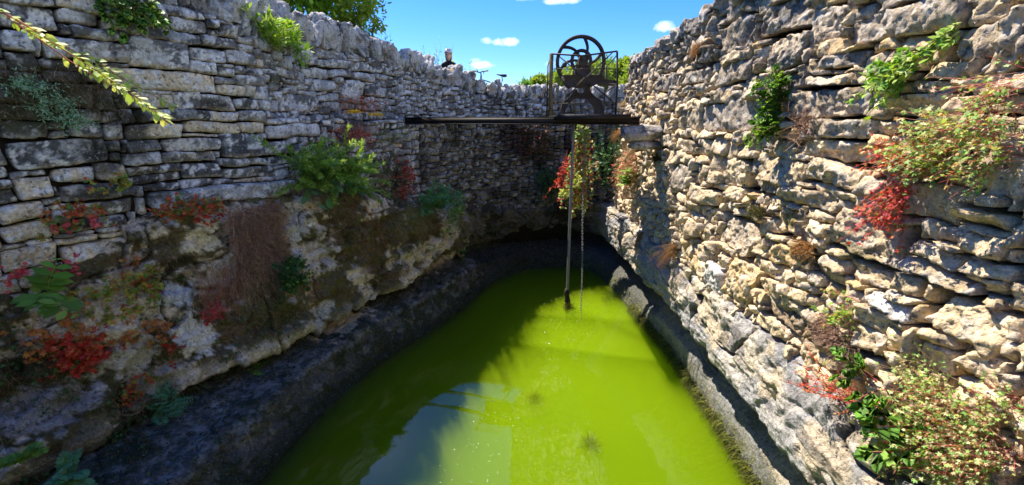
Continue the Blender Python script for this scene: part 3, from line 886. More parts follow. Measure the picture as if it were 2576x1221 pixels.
C = mixc(C, (.15, .135, .02), (1 - right) * sst(.1, .3, n4 + .5 * n3) * mossm * .5)
C = mixc(C, (.22, .13, .07), (1 - right) * sst(.15, .4, fbm(V * 3.7, 3, 76)) * .6 * (z > -2.5))
near_l = left * sst(4.6, 3.6, y)
C = mixc(C, (.08, .07, .03), near_l * sst(-.1, .15, n1 + .4 * n3) * .7)
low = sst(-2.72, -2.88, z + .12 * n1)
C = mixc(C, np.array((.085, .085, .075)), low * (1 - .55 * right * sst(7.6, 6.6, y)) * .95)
C = mixc(C, (.030, .042, .018), low * (1 - right) * sst(-.1, .25, n2 + n1) * .8)
C = mixc(C, (.30, .29, .25), low * (1 - right) * sst(.05, .4, fbm(V * 9, 4, 91, .65)) * .5)
C = mixc(C, (.42, .41, .37), left * sst(.06, .0, np.abs(z + 2.98 + .04 * n2)) * .5 * sst(-.1, .2, n3))
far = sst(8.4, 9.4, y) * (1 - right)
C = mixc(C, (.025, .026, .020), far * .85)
C = mixc(C, (.03, .027, .02), sst(.035, .008, ck) * .85 * (z > -2.95))
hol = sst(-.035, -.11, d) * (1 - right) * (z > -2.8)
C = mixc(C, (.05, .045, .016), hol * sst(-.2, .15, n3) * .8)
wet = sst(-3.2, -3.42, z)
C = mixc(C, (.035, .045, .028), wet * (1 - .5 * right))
C = mixc(C, (.11, .115, .03), right * wet * sst(-.1, .2, n3) * .8)
# bare pale limestone showing through the moss, and ochre stains
for (u, v, dd, r, col, st) in [
    (490, 850, .3, (.22, .22, .30), (.82, .78, .72), .95), (335, 905, .32, (.34, .34, .22), (.58, .54, .48), .85), (395, 945, .32, (.3, .3, .16), (.52, .47, .40), .8),
    (520, 600, .2, (.24, .24, .20), (.80, .70, .48), .9), (430, 535, .15, (.20, .20, .16), (.60, .62, .68), .9), (455, 740, .25, (.2, .2, .14), (.62, .66, .76), .9),
    (560, 680, .2, (.2, .2, .2), (.70, .62, .44), .8), (890, 690, .45, (.14, .14, .30), (.80, .78, .74), .9), (915, 760, .45, (.25, .25, .14), (.74, .70, .62), .85),
    (745, 600, .4, (.12, .12, .30), (.62, .62, .62), .8), (840, 810, .4, (.5, .5, .12), (.66, .54, .36), .8), (800, 770, .4, (.25, .25, .16), (.66, .64, .58), .75),
    (690, 850, .35, (.35, .35, .16), (.56, .48, .33), .8), (1050, 640, .5, (.09, .09, .13), (.66, .66, .70), .8), (1100, 680, .5, (.05, .05, .14), (.7, .68, .62), .8),
    (785, 565, .4, (.10, .10, .05), (.85, .85, .85), .9), (120, 1020, .3, (.4, .4, .18), (.40, .40, .44), .7), (15, 1150, .5, (.2, .2, .1), (.72, .66, .58), .9)]:
    p_ = on_left(u, v, dd)
    dq = np.linalg.norm((V - p_) / np.asarray(r), axis=1); nr_ = dq < 1.7
    C[nr_] = mixc(C[nr_], col, sst(1.0, .80, dq[nr_] + .75 * n2[nr_] + .5 * n3[nr_]) * st)
F = np.arange(NA * NB).reshape(NA, NB)
Q = np.stack([F[:-1, :-1], F[1:, :-1], F[1:, 1:], F[:-1, 1:]], -1).reshape(-1, 4)
if ref > 0: pass
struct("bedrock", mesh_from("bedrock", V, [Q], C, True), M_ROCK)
ROCKV = V; ROCKN = Nf; ROCKC = C

# ---- water: one closed body of turbid green water
m = bpy.data.materials.new("turbid green water"); m.use_nodes = True
t = m.node_tree; n = t.nodes; n.clear()
o_ = n.new("ShaderNodeOutputMaterial")
tr = n.new("ShaderNodeBsdfTransparent"); gl = n.new("ShaderNodeBsdfGlossy"); gl.inputs['Roughness'].default_value = .012
tcw = n.new("ShaderNodeTexCoord")
n2_ = n.new("ShaderNodeTexNoise"); n2_.inputs['Scale'].default_value = 9; n2_.inputs['Detail'].default_value = 3
t.links.new(tcw.outputs['Object'], n2_.inputs['Vector'])
bp = n.new("ShaderNodeBump"); bp.inputs['Distance'].default_value = .004; bp.inputs['Strength'].default_value = .22
t.links.new(n2_.outputs['Fac'], bp.inputs['Height']); t.links.new(bp.outputs[0], gl.inputs['Normal'])
mx = n.new("ShaderNodeMixShader"); 
ge = n.new("ShaderNodeNewGeometry"); iv = n.new("ShaderNodeMath"); iv.operation = 'SUBTRACT'; iv.inputs[0].default_value = 1.0
t.links.new(ge.outputs['Backfacing'], iv.inputs[1])
rf = n.new("ShaderNodeMath"); rf.operation = 'MULTIPLY'; t.links.new(iv.outputs[0], rf.inputs[0]); rf.inputs[1].default_value = .10
t.links.new(rf.outputs[0], mx.inputs[0]); t.links.new(tr.outputs[0], mx.inputs[1]); t.links.new(gl.outputs[0], mx.inputs[2])
t.links.new(mx.outputs[0], o_.inputs['Surface'])
# suspended algae: thick, green, a little patchy
v = n.new("ShaderNodeVolumeScatter"); v.inputs['Color'].default_value = (.66, .90, .03, 1); v.inputs['Density'].default_value = 2.6; v.inputs['Anisotropy'].default_value = .45
ab = n.new("ShaderNodeVolumeAbsorption"); ab.inputs['Color'].default_value = (.60, .80, .0, 1); ab.inputs['Density'].default_value = 2.3
ad = n.new("ShaderNodeAddShader"); t.links.new(v.outputs[0], ad.inputs[0]); t.links.new(ab.outputs[0], ad.inputs[1])
t.links.new(ad.outputs[0], o_.inputs['Volume'])
S.cycles.volume_bounces = 3; S.cycles.max_bounces = 14
M_WATER = m
w = MB(); w.box((-6, -.9, -5.2), (3.4, 11.4, ZW)); struct("water", mesh_from("water", np.vstack(w.V), [np.vstack(w.Q)]), M_WATER)

# ---- ground: one sheet to the horizon with the basin cut out of it
hole = []
for q in np.linspace(-1.5, PL.L, 50):
    x, y, nx, ny = PL.at(q); hole.append((float(x - nx * .3), float(y - ny * .3)))
hole += [(2.85, 10.9), (2.75, 9.5), (2.75, -1.5)]
outer = [(-700, -700), (900, -700), (900, 900), (-700, 900)]
loops = [[Vector((x, y, 0)) for x, y in outer], [Vector((x, y, 0)) for x, y in hole]]
tri = tessellate_polygon(loops)
GZ = -.06
V = np.array([(x, y, GZ) for x, y in outer + hole])
struct("ground", mesh_from("ground", V, [np.array(tri)]), M_GROUND)
# the landing the photographer stands on
lm = MB(); lm.box((-7.5, -3.2, -4.6), (3.2, .55, -1.62)); 
struct("path", mesh_from("path", np.vstack(lm.V), [np.vstack(lm.Q)]), M_GROUND)
hz = MB(); hz.box((-7.6, -3.6, -2.0), (3.2, -1.45, GZ - .004)); struct("terrain", mesh_from("terrain", np.vstack(hz.V), [np.vstack(hz.Q)]), M_GROUND)
# ------------------------------------------------------------------ iron beams, deck, pump, cage, pipe, chain
def zp(X, Y, y):
    """pump outline point -> (x, z) at its own distance y"""
    p = at_y((1620 + X * .22923) * .84793, (90 + Y * .22951) * .84793, y)
    return (float(p[0]), float(p[2]))
def child_mb(mb, name, m, parent, smooth=False):
    off = np.array(parent.location)
    mb.V = [v - off for v in mb.V]
    return mb.build(name, m, parent, smooth)
def beam(a, c, label, zt):
    """rolled steel joist from plan point a to plan point c: two flanges and a web"""
    b = MB(); L_ = math.hypot(c[0] - a[0], c[1] - a[1])
    b.box((0, -.05, zt - .014), (L_, .05, zt)); b.box((0, -.048, zt - .118), (L_, .048, zt - .104)); b.box((0, -.006, zt - .104), (L_, .006, zt - .014))
    ux = np.array((c[0] - a[0], c[1] - a[1])) / L_
    b.V = [np.stack([a[0] + v[:, 0] * ux[0] - v[:, 1] * ux[1], a[1] + v[:, 0] * ux[1] + v[:, 1] * ux[0], v[:, 2]], 1) for v in b.V]
    o = b.build("iron_beam", M_STEEL); return tag(o, label, "beam")
beam((-1.92, 8.02), (2.02, 7.06), "long rusty iron beam spanning the basin at the front of the pump platform", .035)
beam((-1.42, 9.02), (2.6, 8.42), "second iron beam spanning the basin behind the pump platform", .035)
dk = thing("pump_platform", "dark steel plate platform resting on the two beams under the hand pump", "platform", (1.25, 7.8, .04))
b = MB(); b.box((.70, 7.0, .040), (1.86, 8.56, .056)); child_mb(b, "deck_plate", M_STEEL, dk)
for yy in (7.35, 7.8, 8.25):
    b = MB(); b.box((.74, yy - .03, -.02), (1.82, yy + .03, .038)); child_mb(b, "joist", M_STEEL, dk)
b = MB(); b.box((.70, 6.985, .0), (1.86, 6.999, .075)); child_mb(b, "edge_strip", M_STEEL, dk)

# --- pump with its flywheel
YB, YW = 7.7, 7.95
pm = thing("hand_pump", "old black cast-iron chain pump with a big spoked flywheel inside the mesh cage", "pump", (1.15, 7.75, .056))
def ring(mb, cx, cz, y, ro, ri, th, n=72):
    th2 = th / 2
    a = np.arange(n) / n * 2 * np.pi
    rm = (ro + ri) / 2; w = (ro - ri) / 2
    prof = [(ri, -th2 * .6), (rm, -th2), (ro, -th2 * .6), (ro, th2 * .6), (rm, th2), (ri, th2 * .6)]
    k = len(prof)
    V = np.array([[(cx + r * math.cos(t), y + d, cz + r * math.sin(t)) for r, d in prof] for t in a]).reshape(-1, 3)
    i = np.arange(n)[:, None] * k; i2 = ((np.arange(n) + 1) % n)[:, None] * k; j = np.arange(k)[None]; j2 = (j + 1) % k
    mb.add(V, (), np.stack([i + j, i2 + j, i2 + j2, i + j2], -1).reshape(-1, 4))
c0 = zp(447, 410, YW); ro = abs(zp(769, 410, YW)[0] - c0[0]); sc = ro / 322
fw = MB(); ring(fw, c0[0], c0[1], YW, ro, ro - 44 * sc, .07)
flw = child_mb(fw, "flywheel", M_IRON, pm, True)
for k in range(6):
    a0 = R(83 + 60 * k)
    pts = []
    for t in np.linspace(0, 1, 14):
        r = (ro - 30 * sc) * (1 - t) + .03 * t
        # leaves the rim nearly square on, then swings round towards the hub
        a = a0 - R(44) * (t ** 1.15) - .25 * math.sin(t * math.pi) * .3
        pts.append((c0[0] + r * math.cos(a), YW, c0[1] + r * math.sin(a)))
    b = MB(); b.tube(pts, np.linspace(.028, .02, 14), 8)
    b.V = [v - np.array(pm.location) for v in b.V]
    b.build("spoke", M_IRON, flw, True)
b = MB(); b.tube([(c0[0], YB - .14, c0[1]), (c0[0], YW + .1, c0[1])], .03, 12)
b.V = [v - np.array(pm.location) for v in b.V]; b.build("axle", M_IRON, flw, True)
c1 = zp(455, 395, 7.86)
b = MB(); ring(b, c1[0], c1[1], 7.86, 140 * sc, 100 * sc, .05, 48)
for k in range(4):
    a = R(40 + 90 * k); b.tube([(c1[0] + .02 * math.cos(a), 7.86, c1[1] + .02 * math.sin(a)), (c1[0] + 110 * sc * math.cos(a), 7.86, c1[1] + 110 * sc * math.sin(a))], .014, 6)
child_mb(b, "chain_wheel", M_IRON, pm, True)
cb = zp(238, 450, YW)
b = MB(); b.tube([(cb[0], YW - .04, cb[1]), (cb[0], YW - .01, cb[1]), (cb[0], YW + .03, cb[1])], (.03, .045, .04), 10); child_mb(b, "crank_boss", M_IRON, pm, True)
def outl(pts, y0, y1, name, m=M_IRON):
    b = MB(); b.prism([zp(X, Y, (y0 + y1) / 2) for X, Y in pts], y0, y1); return child_mb(b, name, m, pm)
outl([(432, 338), (470, 330), (530, 338), (545, 375), (530, 415), (505, 445), (545, 470), (568, 515), (566, 560), (560, 600), (372, 600), (360, 555), (362, 510), (385, 470), (415, 445), (408, 415), (418, 380)], YB - .1, YB + .1, "sprocket_housing")
outl([(208, 598), (260, 592), (400, 596), (500, 600), (600, 592), (700, 590), (735, 640), (800, 655), (900, 662), (900, 712), (800, 706), (700, 690), (630, 700), (590, 728), (540, 702), (480, 700), (390, 704), (345, 735), (300, 752), (258, 720), (232, 670)], YB - .16, YB + .16, "water_trough")
outl([(500, 700), (560, 705), (566, 780), (600, 838), (660, 880), (712, 920), (728, 985), (728, 1082), (632, 1082), (622, 1010), (590, 950), (545, 900), (490, 886), (440, 892), (395, 884), (345, 905), (290, 955), (250, 1030), (240, 1082), (185, 1082), (190, 1010), (205, 945), (250, 900), (310, 860), (350, 800), (380, 765), (392, 770), (400, 800), (425, 815), (480, 812), (494, 780), (494, 745), (430, 752), (392, 745), (390, 706)], YB - .06, YB + .06, "stand")
for X in (212, 680):
    p = zp(X, 1078, YB); b = MB(); b.box((p[0] - .09, YB - .14, .057), (p[0] + .09, YB + .14, .085)); child_mb(b, "foot_plate", M_IRON, pm)
h = zp(430, 510, 7.56); b = MB(); b.tube([(h[0] - .03, 7.56, h[1] + .0), (h[0] + .0, 7.54, h[1] - .01), (h[0] + .05, 7.56, h[1] + .025)], (.012, .018, .010), 8); child_mb(b, "latch", M_WOOD, pm, True)

# --- cage
cg = thing("safety_cage", "open wire-mesh cage with iron posts and crossed braces round the hand pump", "cage", (1.25, 7.05, .056))
YC = 7.08; YR = 8.42
tl, tr = zp(64, 305, YC), zp(920, 272, YC); bl_, br = zp(62, 1076, YC), zp(900, 1064, YC)
b = MB(); b.tube([(bl_[0] + .0, YC, .057), ((tl[0] + bl_[0]) / 2 - .005, YC, .5), (tl[0], YC, tl[1])], (.034, .030, .026), 7); child_mb(b, "wooden_post", M_WOOD, cg)
def rod(name, pts, r=.013, m=M_STEEL, par=cg):
    b = MB(); b.tube(pts, r, 6); return child_mb(b, name, m, par)
rod("post", [(br[0], YC, .057), (br[0] - .0, YC, tr[1] * .5), (tr[0], YC, tr[1])], .017)
rod("post", [(tl[0] + .02, YC, .057), (tl[0] + .03, YC, tl[1])], .012)
rod("post", [(tl[0] + .06, YR, .057), (tl[0] + .06, YR, tl[1] - .02)], .014)
rod("post", [(tr[0] + .12, YR, .057), (tr[0] + .12, YR, tr[1] - .05)], .014)
mid = zp(470, 332, YC)
rod("rail", [(tl[0], YC, tl[1]), (mid[0], YC, mid[1]), (tr[0], YC, tr[1])], .014)
for Ya, Yb in ((503, 500), (952, 938)):
    a, c = zp(70, Ya, YC), zp(915, Yb, YC); rod("rail", [(a[0], YC, a[1]), (c[0], YC, c[1])], .008)
for z_ in (tl[1] - .02, .5):
    rod("rail", [(tl[0], YC, z_), (tl[0] + .06, YR, z_ - .01)], .009); rod("rail", [(tr[0], YC, z_), (tr[0] + .12, YR, z_ - .03)], .009)
a, c = zp(172, 342, YC), zp(870, 935, YC); rod("brace", [(a[0], YC - .015, a[1]), (c[0], YC - .015, c[1])], .010)
a, c = zp(860, 285, YC), zp(240, 885, YC); rod("brace", [(a[0], YC - .03, a[1]), (c[0], YC - .03, c[1])], .010)
a, c = zp(490, 620, YC), zp(400, 715, YC); rod("brace", [(a[0], YC - .035, a[1]), (c[0], YC - .035, c[1])], .015, M_WOOD)
# chain-link netting: two families of thin wires
b = MB()
def net(P0, ux, width, height, drop):
    st = .042
    for s_ in (-1, 1):
        k = -int(height / st) - 2
        while k * st < width + height:
            x0 = k * st
            pts = []
            for zz in (0, height):
                xx = x0 + (zz if s_ > 0 else height - zz)
                pts.append((xx, zz))
            (xa, za), (xb, zb) = pts
            # clip to the frame
            def cl(xa, za, xb, zb):
                t0, t1 = 0.0, 1.0
                dx = xb - xa
                for lim, sg in ((0, 1), (width, -1)):
                    fa = sg * (xa - lim); fb = sg * (xb - lim)
                    if fa < 0 and fb < 0: return None
                    if fa < 0: t0 = max(t0, fa / (fa - fb))
                    if fb < 0: t1 = min(t1, fa / (fa - fb))
                return None if t1 - t0 < .02 else ((xa + dx * t0, za + (zb - za) * t0), (xa + dx * t1, za + (zb - za) * t1))
            c = cl(xa, za, xb, zb)
            if c:
                (q0, r0), (q1, r1) = c
                A = P0 + ux * q0 + np.array((0, 0, r0 * (1 - drop * q0 / width))); B = P0 + ux * q1 + np.array((0, 0, r1 * (1 - drop * q1 / width)))
                b.tube([A, B], .0012, 3, cap=False)
            k += 1
wdt = tr[0] - tl[0] - .06
net(np.array((tl[0] + .04, YC + .012, .06)), np.array((1.0, 0, 0)), wdt, tl[1] - .10, -.04)
child_mb(b, "wire_netting", M_STEEL, cg)

# --- pipe from the pump down to the water
px = float(at_y(1436, 500, 7.72)[0]); zt = float(at_y(1436, 256, 7.72)[1 + 1])
pp = thing("suction_pipe", "tall grey pipe from the pump straight down into the green water", "pipe", (px, 7.72, ZW - .4))
zj = float(at_y(1436, 742, 7.72)[2]); zw_ = float(at_y(1436, 785, 7.72)[2])
b = MB(); b.tube([(px, 7.72, ZW - .4), (px, 7.72, ZW + .2), (px, 7.72, -.2), (px, 7.72, .04)], .027, 12); child_mb(b, "tube", M_PIPE, pp, True)
b = MB(); b.tube([(px, 7.72, .0572), (px, 7.72, zt)], .024, 8); child_mb(b, "wooden_sleeve", M_WOOD, pp)
g = np.linspace(0, 1, 12)
b = MB(); b.tube([(px + .012 * math.sin(t * 5), 7.72, ZW - .1 + t * (.46)) for t in g], .036 + .016 * np.sin(g * 3.1) + .008 * np.sin(g * 17), 10)
child_mb(b, "mossy_collar", M_IRON, pp, True)

# --- chain
xa = float(at_y(1470, 320, 7.6)[0]); xb = float(at_y(1463, 782, 7.6)[0])
nl = 74; b = MB()
for k in range(nl):
    t = (k + .5) / nl
    zc = .03 + (ZW - .35 - .03) * t
    cx_ = xa + (xb - xa) * t + .006 * math.sin(t * 11); cy = 7.6
    L2 = (.03 - ZW + .35) / nl * .66
    th = np.arange(12) / 12 * 2 * np.pi
    loop = [(.016 * math.cos(q), L2 * math.sin(q)) for q in th]
    al = (k % 2) * math.pi / 2 + .4
    loop.append(loop[0]); loop.append(loop[1])
    b.tube([(cx_ + q * math.cos(al), cy + q * math.sin(al), zc + r) for q, r in loop], .0058, 5, cap=False)
ch = b.build("chain", M_PIPE, None, True)
tag(ch, "rusty link chain hanging from the platform into the water beside the grey pipe", "chain")
# ------------------------------------------------------------------ plants
def tri_fan(pts, c=(0, 0, 0)):
    V = np.array([c] + list(pts), float); n = len(pts)
    return V, np.array([(0, i + 1, i + 2) for i in range(n - 1)])
def leaf_oval(w=.28, fold=.06):
    V = np.array([(0, 0, 0), (.5, 0, -fold), (1, 0, -.02), (.25, w * .8, .02), (.62, w, .0), (.25, -w * .8, .02), (.62, -w, .0)], float)
    T = np.array([(0, 1, 3), (3, 1, 4), (1, 2, 4), (0, 5, 1), (5, 6, 1), (1, 6, 2)]); return V, T
def leaf_serr(w=.36):
    P = []
    for k in range(9):
        t = k / 8; e = math.sin(math.pi * min(t * .92 + .06, 1)) ** .8 * w * (1.0 if k % 2 == 0 else .84)
        P.append((t, e, .03 * (1 - t)))
    V = [(0, 0, 0), (.5, 0, -.05), (1.02, 0, -.05)] + P + [(x, -y, z) for x, y, z in P]
    T = []
    for s, o in ((1, 3), (-1, 12)):
        for k in range(8):
            a = 0 if k < 4 else 1
            T.append((a if k != 4 else 0, o + k, o + k + 1) if k < 4 else ((1, o + k, o + k + 1)))
        T.append((0, 1, o + 4)); T.append((1, 2, o + 8))
    return np.array(V, float), np.array(T)
def leaf_lobed(n=5, deep=.5):
    P = []
    for k in range(2 * n - 1):
        a = -R(125) + R(250) * k / (2 * n - 2)
        r = (1.0 if k % 2 == 0 else deep) * (1 - .22 * abs(a) / R(125))
        P.append((.12 + r * .6 * math.cos(a) + .05, r * .6 * math.sin(a), -.06 * r))
    return tri_fan(P, (.1, 0, 0.03))
LEAF = {'oval': leaf_oval(), 'lance': leaf_oval(.13, .03), 'wide': leaf_oval(.4, .07), 'serr': leaf_serr(), 'lobed': leaf_lobed(5, .5), 'ivy': leaf_lobed(3, .62), 'tri': leaf_lobed(3, .35)}
def put_leaves(kind, P, D, UP, size, C, curl=0.0):
    """P, D (length direction), UP hint, sizes, colours -> mesh arrays"""
    T0, F0 = LEAF[kind]
    D = D / (np.linalg.norm(D, axis=1)[:, None] + 1e-9)
    Y = np.cross(UP, D); Y /= np.linalg.norm(Y, axis=1)[:, None] + 1e-9
    Z = np.cross(D, Y)
    k = len(T0)
    V = P[:, None] + size[:, None, None] * (T0[None, :, :1] * D[:, None] + T0[None, :, 1:2] * Y[:, None] + (T0[None, :, 2:] - curl * T0[None, :, :1] ** 2) * Z[:, None])
    F = (np.arange(len(P)) * k)[:, None, None] + F0[None]
    return V.reshape(-1, 3), F.reshape(-1, 3), np.repeat(C, k, axis=0)
def put_tubes(lines, rad, col, rng, k=3):
    """lines (n, m, 3)"""
    n, m, _ = lines.shape
    d = np.gradient(lines, axis=1); d /= np.linalg.norm(d, axis=2)[..., None] + 1e-9
    ref = np.array((.31, .52, .79)); a = np.cross(d, ref); a /= np.linalg.norm(a, axis=2)[..., None] + 1e-9
    b = np.cross(d, a)
    th = np.arange(k) / k * 2 * np.pi
    r = rad[:, None] * np.linspace(1, .35, m)[None]
    V = lines[:, :, None] + r[..., None, None] * (np.cos(th)[None, None, :, None] * a[:, :, None] + np.sin(th)[None, None, :, None] * b[:, :, None])
    base = (np.arange(n) * m * k)[:, None, None] + (np.arange(m - 1) * k)[None, :, None]
    j = np.arange(k)[None, None]; j2 = (j + 1) % k
    Q = np.stack([base + j, base + j2, base + k + j2, base + k + j], -1).reshape(-1, 4)
    C = np.repeat(col, m * k, axis=0)
    return V.reshape(-1, 3), Q, C
def grow(rng, root, n, N0, dirv, spread, L, droop, wig=.25, m=9, rootr=.05, up=None):
    """n stems from about root; N0 is the wall normal, stems never enter the wall"""
    root = np.asarray(root, float); dirv = np.asarray(dirv, float); dirv = dirv / np.linalg.norm(dirv)
    tang = np.array((-N0[1], N0[0], 0.0))
    rr = rootr if np.ndim(rootr) else (rootr, rootr)
    p = root + rng.uniform(-1, 1, (n, 1)) * rr[0] * tang + rng.uniform(-1, 1, (n, 1)) * rr[1] * np.array((0, 0, 1.0))
    d = dirv + spread * rng.normal(size=(n, 3)); d /= np.linalg.norm(d, axis=1)[:, None]
    Ls = L * rng.uniform(.55, 1.1, n) if np.ndim(L) == 0 else rng.uniform(L[0], L[1], n)
    pts = [p.copy()]
    for k in range(m - 1):
        step = (Ls / (m - 1))[:, None]
        d = d + np.array((0, 0, -droop)) * step / .1 * .25 + wig * rng.normal(size=(n, 3)) * .35
        d /= np.linalg.norm(d, axis=1)[:, None]
        p = p + d * step
        if N0 is not None:
            e = ((p - root) * N0).sum(1)
            p = p + np.maximum(.012 - e, 0)[:, None] * N0
        pts.append(p.copy())
    return np.stack(pts, 1)
PAL = {
 'bright': [(.20, .36, .035), (.26, .42, .05), (.15, .30, .03), (.32, .44, .07)],
 'green': [(.12, .27, .035), (.16, .34, .045), (.10, .22, .035), (.22, .36, .06)],
 'dark': [(.05, .13, .035), (.07, .17, .05), (.04, .10, .03)],
 'blueg': [(.09, .24, .12), (.11, .29, .13), (.15, .32, .16)],
 'pale': [(.26, .34, .18), (.22, .34, .16), (.32, .36, .20)],
 'mint': [(.34, .50, .34), (.42, .56, .40), (.26, .44, .28)],
 'maroon': [(.12, .035, .03), (.16, .05, .04), (.09, .05, .03)],
 'red': [(.50, .035, .02), (.58, .07, .03), (.42, .03, .03), (.62, .14, .06), (.35, .05, .02)],
 'pink': [(.62, .10, .12), (.70, .16, .16), (.55, .05, .07)],
 'mixr': [(.50, .08, .03), (.55, .18, .05), (.14, .26, .05), (.34, .30, .06), (.10, .20, .04), (.45, .06, .04)],
 'yelg': [(.34, .36, .05), (.22, .32, .05), (.40, .34, .06), (.16, .27, .05), (.45, .25, .06)],
 'orange': [(.50, .20, .05), (.55, .26, .08), (.42, .14, .04)],
 'straw': [(.42, .31, .15), (.50, .38, .20), (.34, .23, .10)],
 'brown': [(.34, .20, .14), (.42, .26, .19), (.24, .15, .10), (.48, .31, .22)],
 'root': [(.46, .28, .19), (.54, .35, .24), (.34, .20, .13), (.62, .44, .32)],
 'rust': [(.36, .18, .06), (.44, .24, .08), (.28, .12, .04)],
 'stem': [(.20, .12, .07), (.16, .16, .06)],
 'redstem': [(.45, .10, .08), (.55, .16, .12), (.50, .25, .18)],
 'yellow': [(.75, .50, .02), (.80, .58, .05)],
 'moss': [(.08, .075, .02), (.12, .11, .022), (.055, .05, .018)],
 'spring': [(.42, .52, .10), (.50, .55, .16), (.34, .46, .08), (.55, .55, .25)],
 'geran': [(.32, .50, .12), (.44, .56, .22), (.24, .42, .09), (.58, .58, .30), (.20, .38, .08), (.66, .46, .30)],
}
def pick(rng, pal, n, jit=.18):
    a = np.array(PAL[pal]); c = a[rng.integers(0, len(a), n)]
    return c * rng.uniform(1 - jit, 1 + jit, (n, 1))
def plant(name, label, cat, root, N0, layers, group=None, seed=0, loc=None):
    """layers: list of dicts; each grows stems and sets leaves on them"""
    rng = np.random.default_rng(seed + int(abs(root[0]) * 1000 + abs(root[2]) * 777) % 10000)
    t = thing(name, label, cat, tuple(float(q) for q in root), group)
    sets = {}
    for ly in layers: sets.setdefault(tuple(np.round(ly.get('root', root), 4)), []).append(ly)
    for lys in sets.values(): _plant_part(t, rng, root, N0, lys)
    return t
def _plant_part(t, rng, root, N0, layers):
    SV, SQ, SCc, so = [], [], [], 0
    LV, LF, LC, lo = [], [], [], 0
    for ly in layers:
        r0 = np.asarray(ly.get('root', root), float)
        ln = grow(rng, r0, ly['n'], N0, ly['dir'], ly.get('spread', .4), ly['L'], ly.get('droop', 0), ly.get('wig', .25), ly.get('m', 9), ly.get('rootr', .05))
        if ly.get('stem', True):
            v, q, c = put_tubes(ln, rng.uniform(.7, 1.2, len(ln)) * ly.get('r', .003), pick(rng, ly.get('scol', 'stem'), len(ln), .3), rng)
            SV.append(v); SQ.append(q + so); SCc.append(c); so += len(v)
        for lf in ly.get('leaf', []):
            n = lf['n']
            i = rng.integers(0, len(ln), n)
            tt = rng.uniform(lf.get('t0', .25), 1.0, n) * (ln.shape[1] - 1 - 1e-5)
            j = tt.astype(int); f = (tt - j)[:, None]
            p = ln[i, j] * (1 - f) + ln[i, j + 1] * f
            d = ln[i, j + 1] - ln[i, j]; d /= np.linalg.norm(d, axis=1)[:, None] + 1e-9
            sd = np.cross(d, rng.normal(size=(n, 3))); sd /= np.linalg.norm(sd, axis=1)[:, None] + 1e-9
            D = d * lf.get('fwd', .5) + sd * 1.0 + np.array((0, 0, lf.get('lift', 0.0))) + .35 * np.asarray(N0)
            U = np.array((0, 0, 1.0)) + .8 * np.asarray(N0) + .45 * rng.normal(size=(n, 3))
            sz = rng.uniform(*lf['size'], n)
            p = p + sd * sz[:, None] * lf.get('off', .15)
            v, F, c = put_leaves(lf.get('kind', 'oval'), p, D, U, sz, pick(rng, lf['pal'], n), lf.get('curl', .15))
            LV.append(v); LF.append(F + lo); LC.append(c); lo += len(v)
        if ly.get('pin'):                        # feathered frond: leaflets in two rows
            pn = ly['pin']; m = ln.shape[1]; kk = pn['n']
            tt = np.linspace(.12, .99, kk) * (m - 1 - 1e-5); j = tt.astype(int); f = (tt - j)[None, :, None]
            p = ln[:, j] * (1 - f) + ln[:, j + 1] * f
            d = ln[:, j + 1] - ln[:, j]; d /= np.linalg.norm(d, axis=2)[..., None] + 1e-9
            upv = np.array((0, 0, 1.0)) + .6 * np.asarray(N0)
            sd = np.cross(d, upv); sd /= np.linalg.norm(sd, axis=2)[..., None] + 1e-9
            prof = np.sin(np.linspace(.25, 1, kk) * np.pi * .97) ** .6
            for s_ in (-1, 1):
                D = (sd * s_ + d * .45).reshape(-1, 3); pp_ = p.reshape(-1, 3); n = len(pp_)
                sz = np.tile(prof, len(ln)) * pn['size'] * rng.uniform(.85, 1.15, n)
                v, F, c = put_leaves(pn.get('kind', 'lance'), pp_, D, np.tile(upv, (n, 1)) + .15 * rng.normal(size=(n, 3)), sz, pick(rng, pn['pal'], n), .2)
                LV.append(v); LF.append(F + lo); LC.append(c); lo += len(v)
    off = np.array(t.location)
    if SV:
        obj(layers[0].get('sname', "stems"), mesh_from("stems", np.vstack(SV) - off, [np.vstack(SQ)], np.vstack(SCc)), M_DRY, t)
    if LV:
        obj("foliage", mesh_from("foliage", np.vstack(LV) - off, [np.vstack(LF)], np.vstack(LC)), M_LEAF, t)
    return t
Zu = np.array((0, 0, 1.0))
# ---------------- left wall
p = on_left(-30, 10, .52)
plant("hanging_vine", "sunlit yellow-green leafy shoot hanging across the upper left wall", "vine", p, NL,
 [dict(n=3, dir=(.75, .35, -.62), spread=.03, L=(1.1, 1.32), droop=.12, wig=.11, m=18, r=.006, scol='redstem', rootr=.01,
   leaf=[dict(n=150, kind='oval', size=(.035, .085), pal='spring', t0=.02, lift=-.3, fwd=.7), dict(n=260, kind='lance', size=(.02, .045), pal='spring', t0=.45, lift=-.2)])], seed=1)
p = on_left(285, -25, .06)
plant("hanging_vine", "dark and pale green leafy vine hanging at the very top of the left wall", "vine", p, NL,
 [dict(n=12, dir=NL * .6 - Zu * .5, spread=.35, L=.5, droop=.6, r=.004, rootr=(.25, .04), leaf=[dict(n=170, kind='serr', size=(.06, .10), pal='green', lift=-.4), dict(n=60, kind='serr', size=(.05, .09), pal='spring', lift=-.4)])], seed=2)
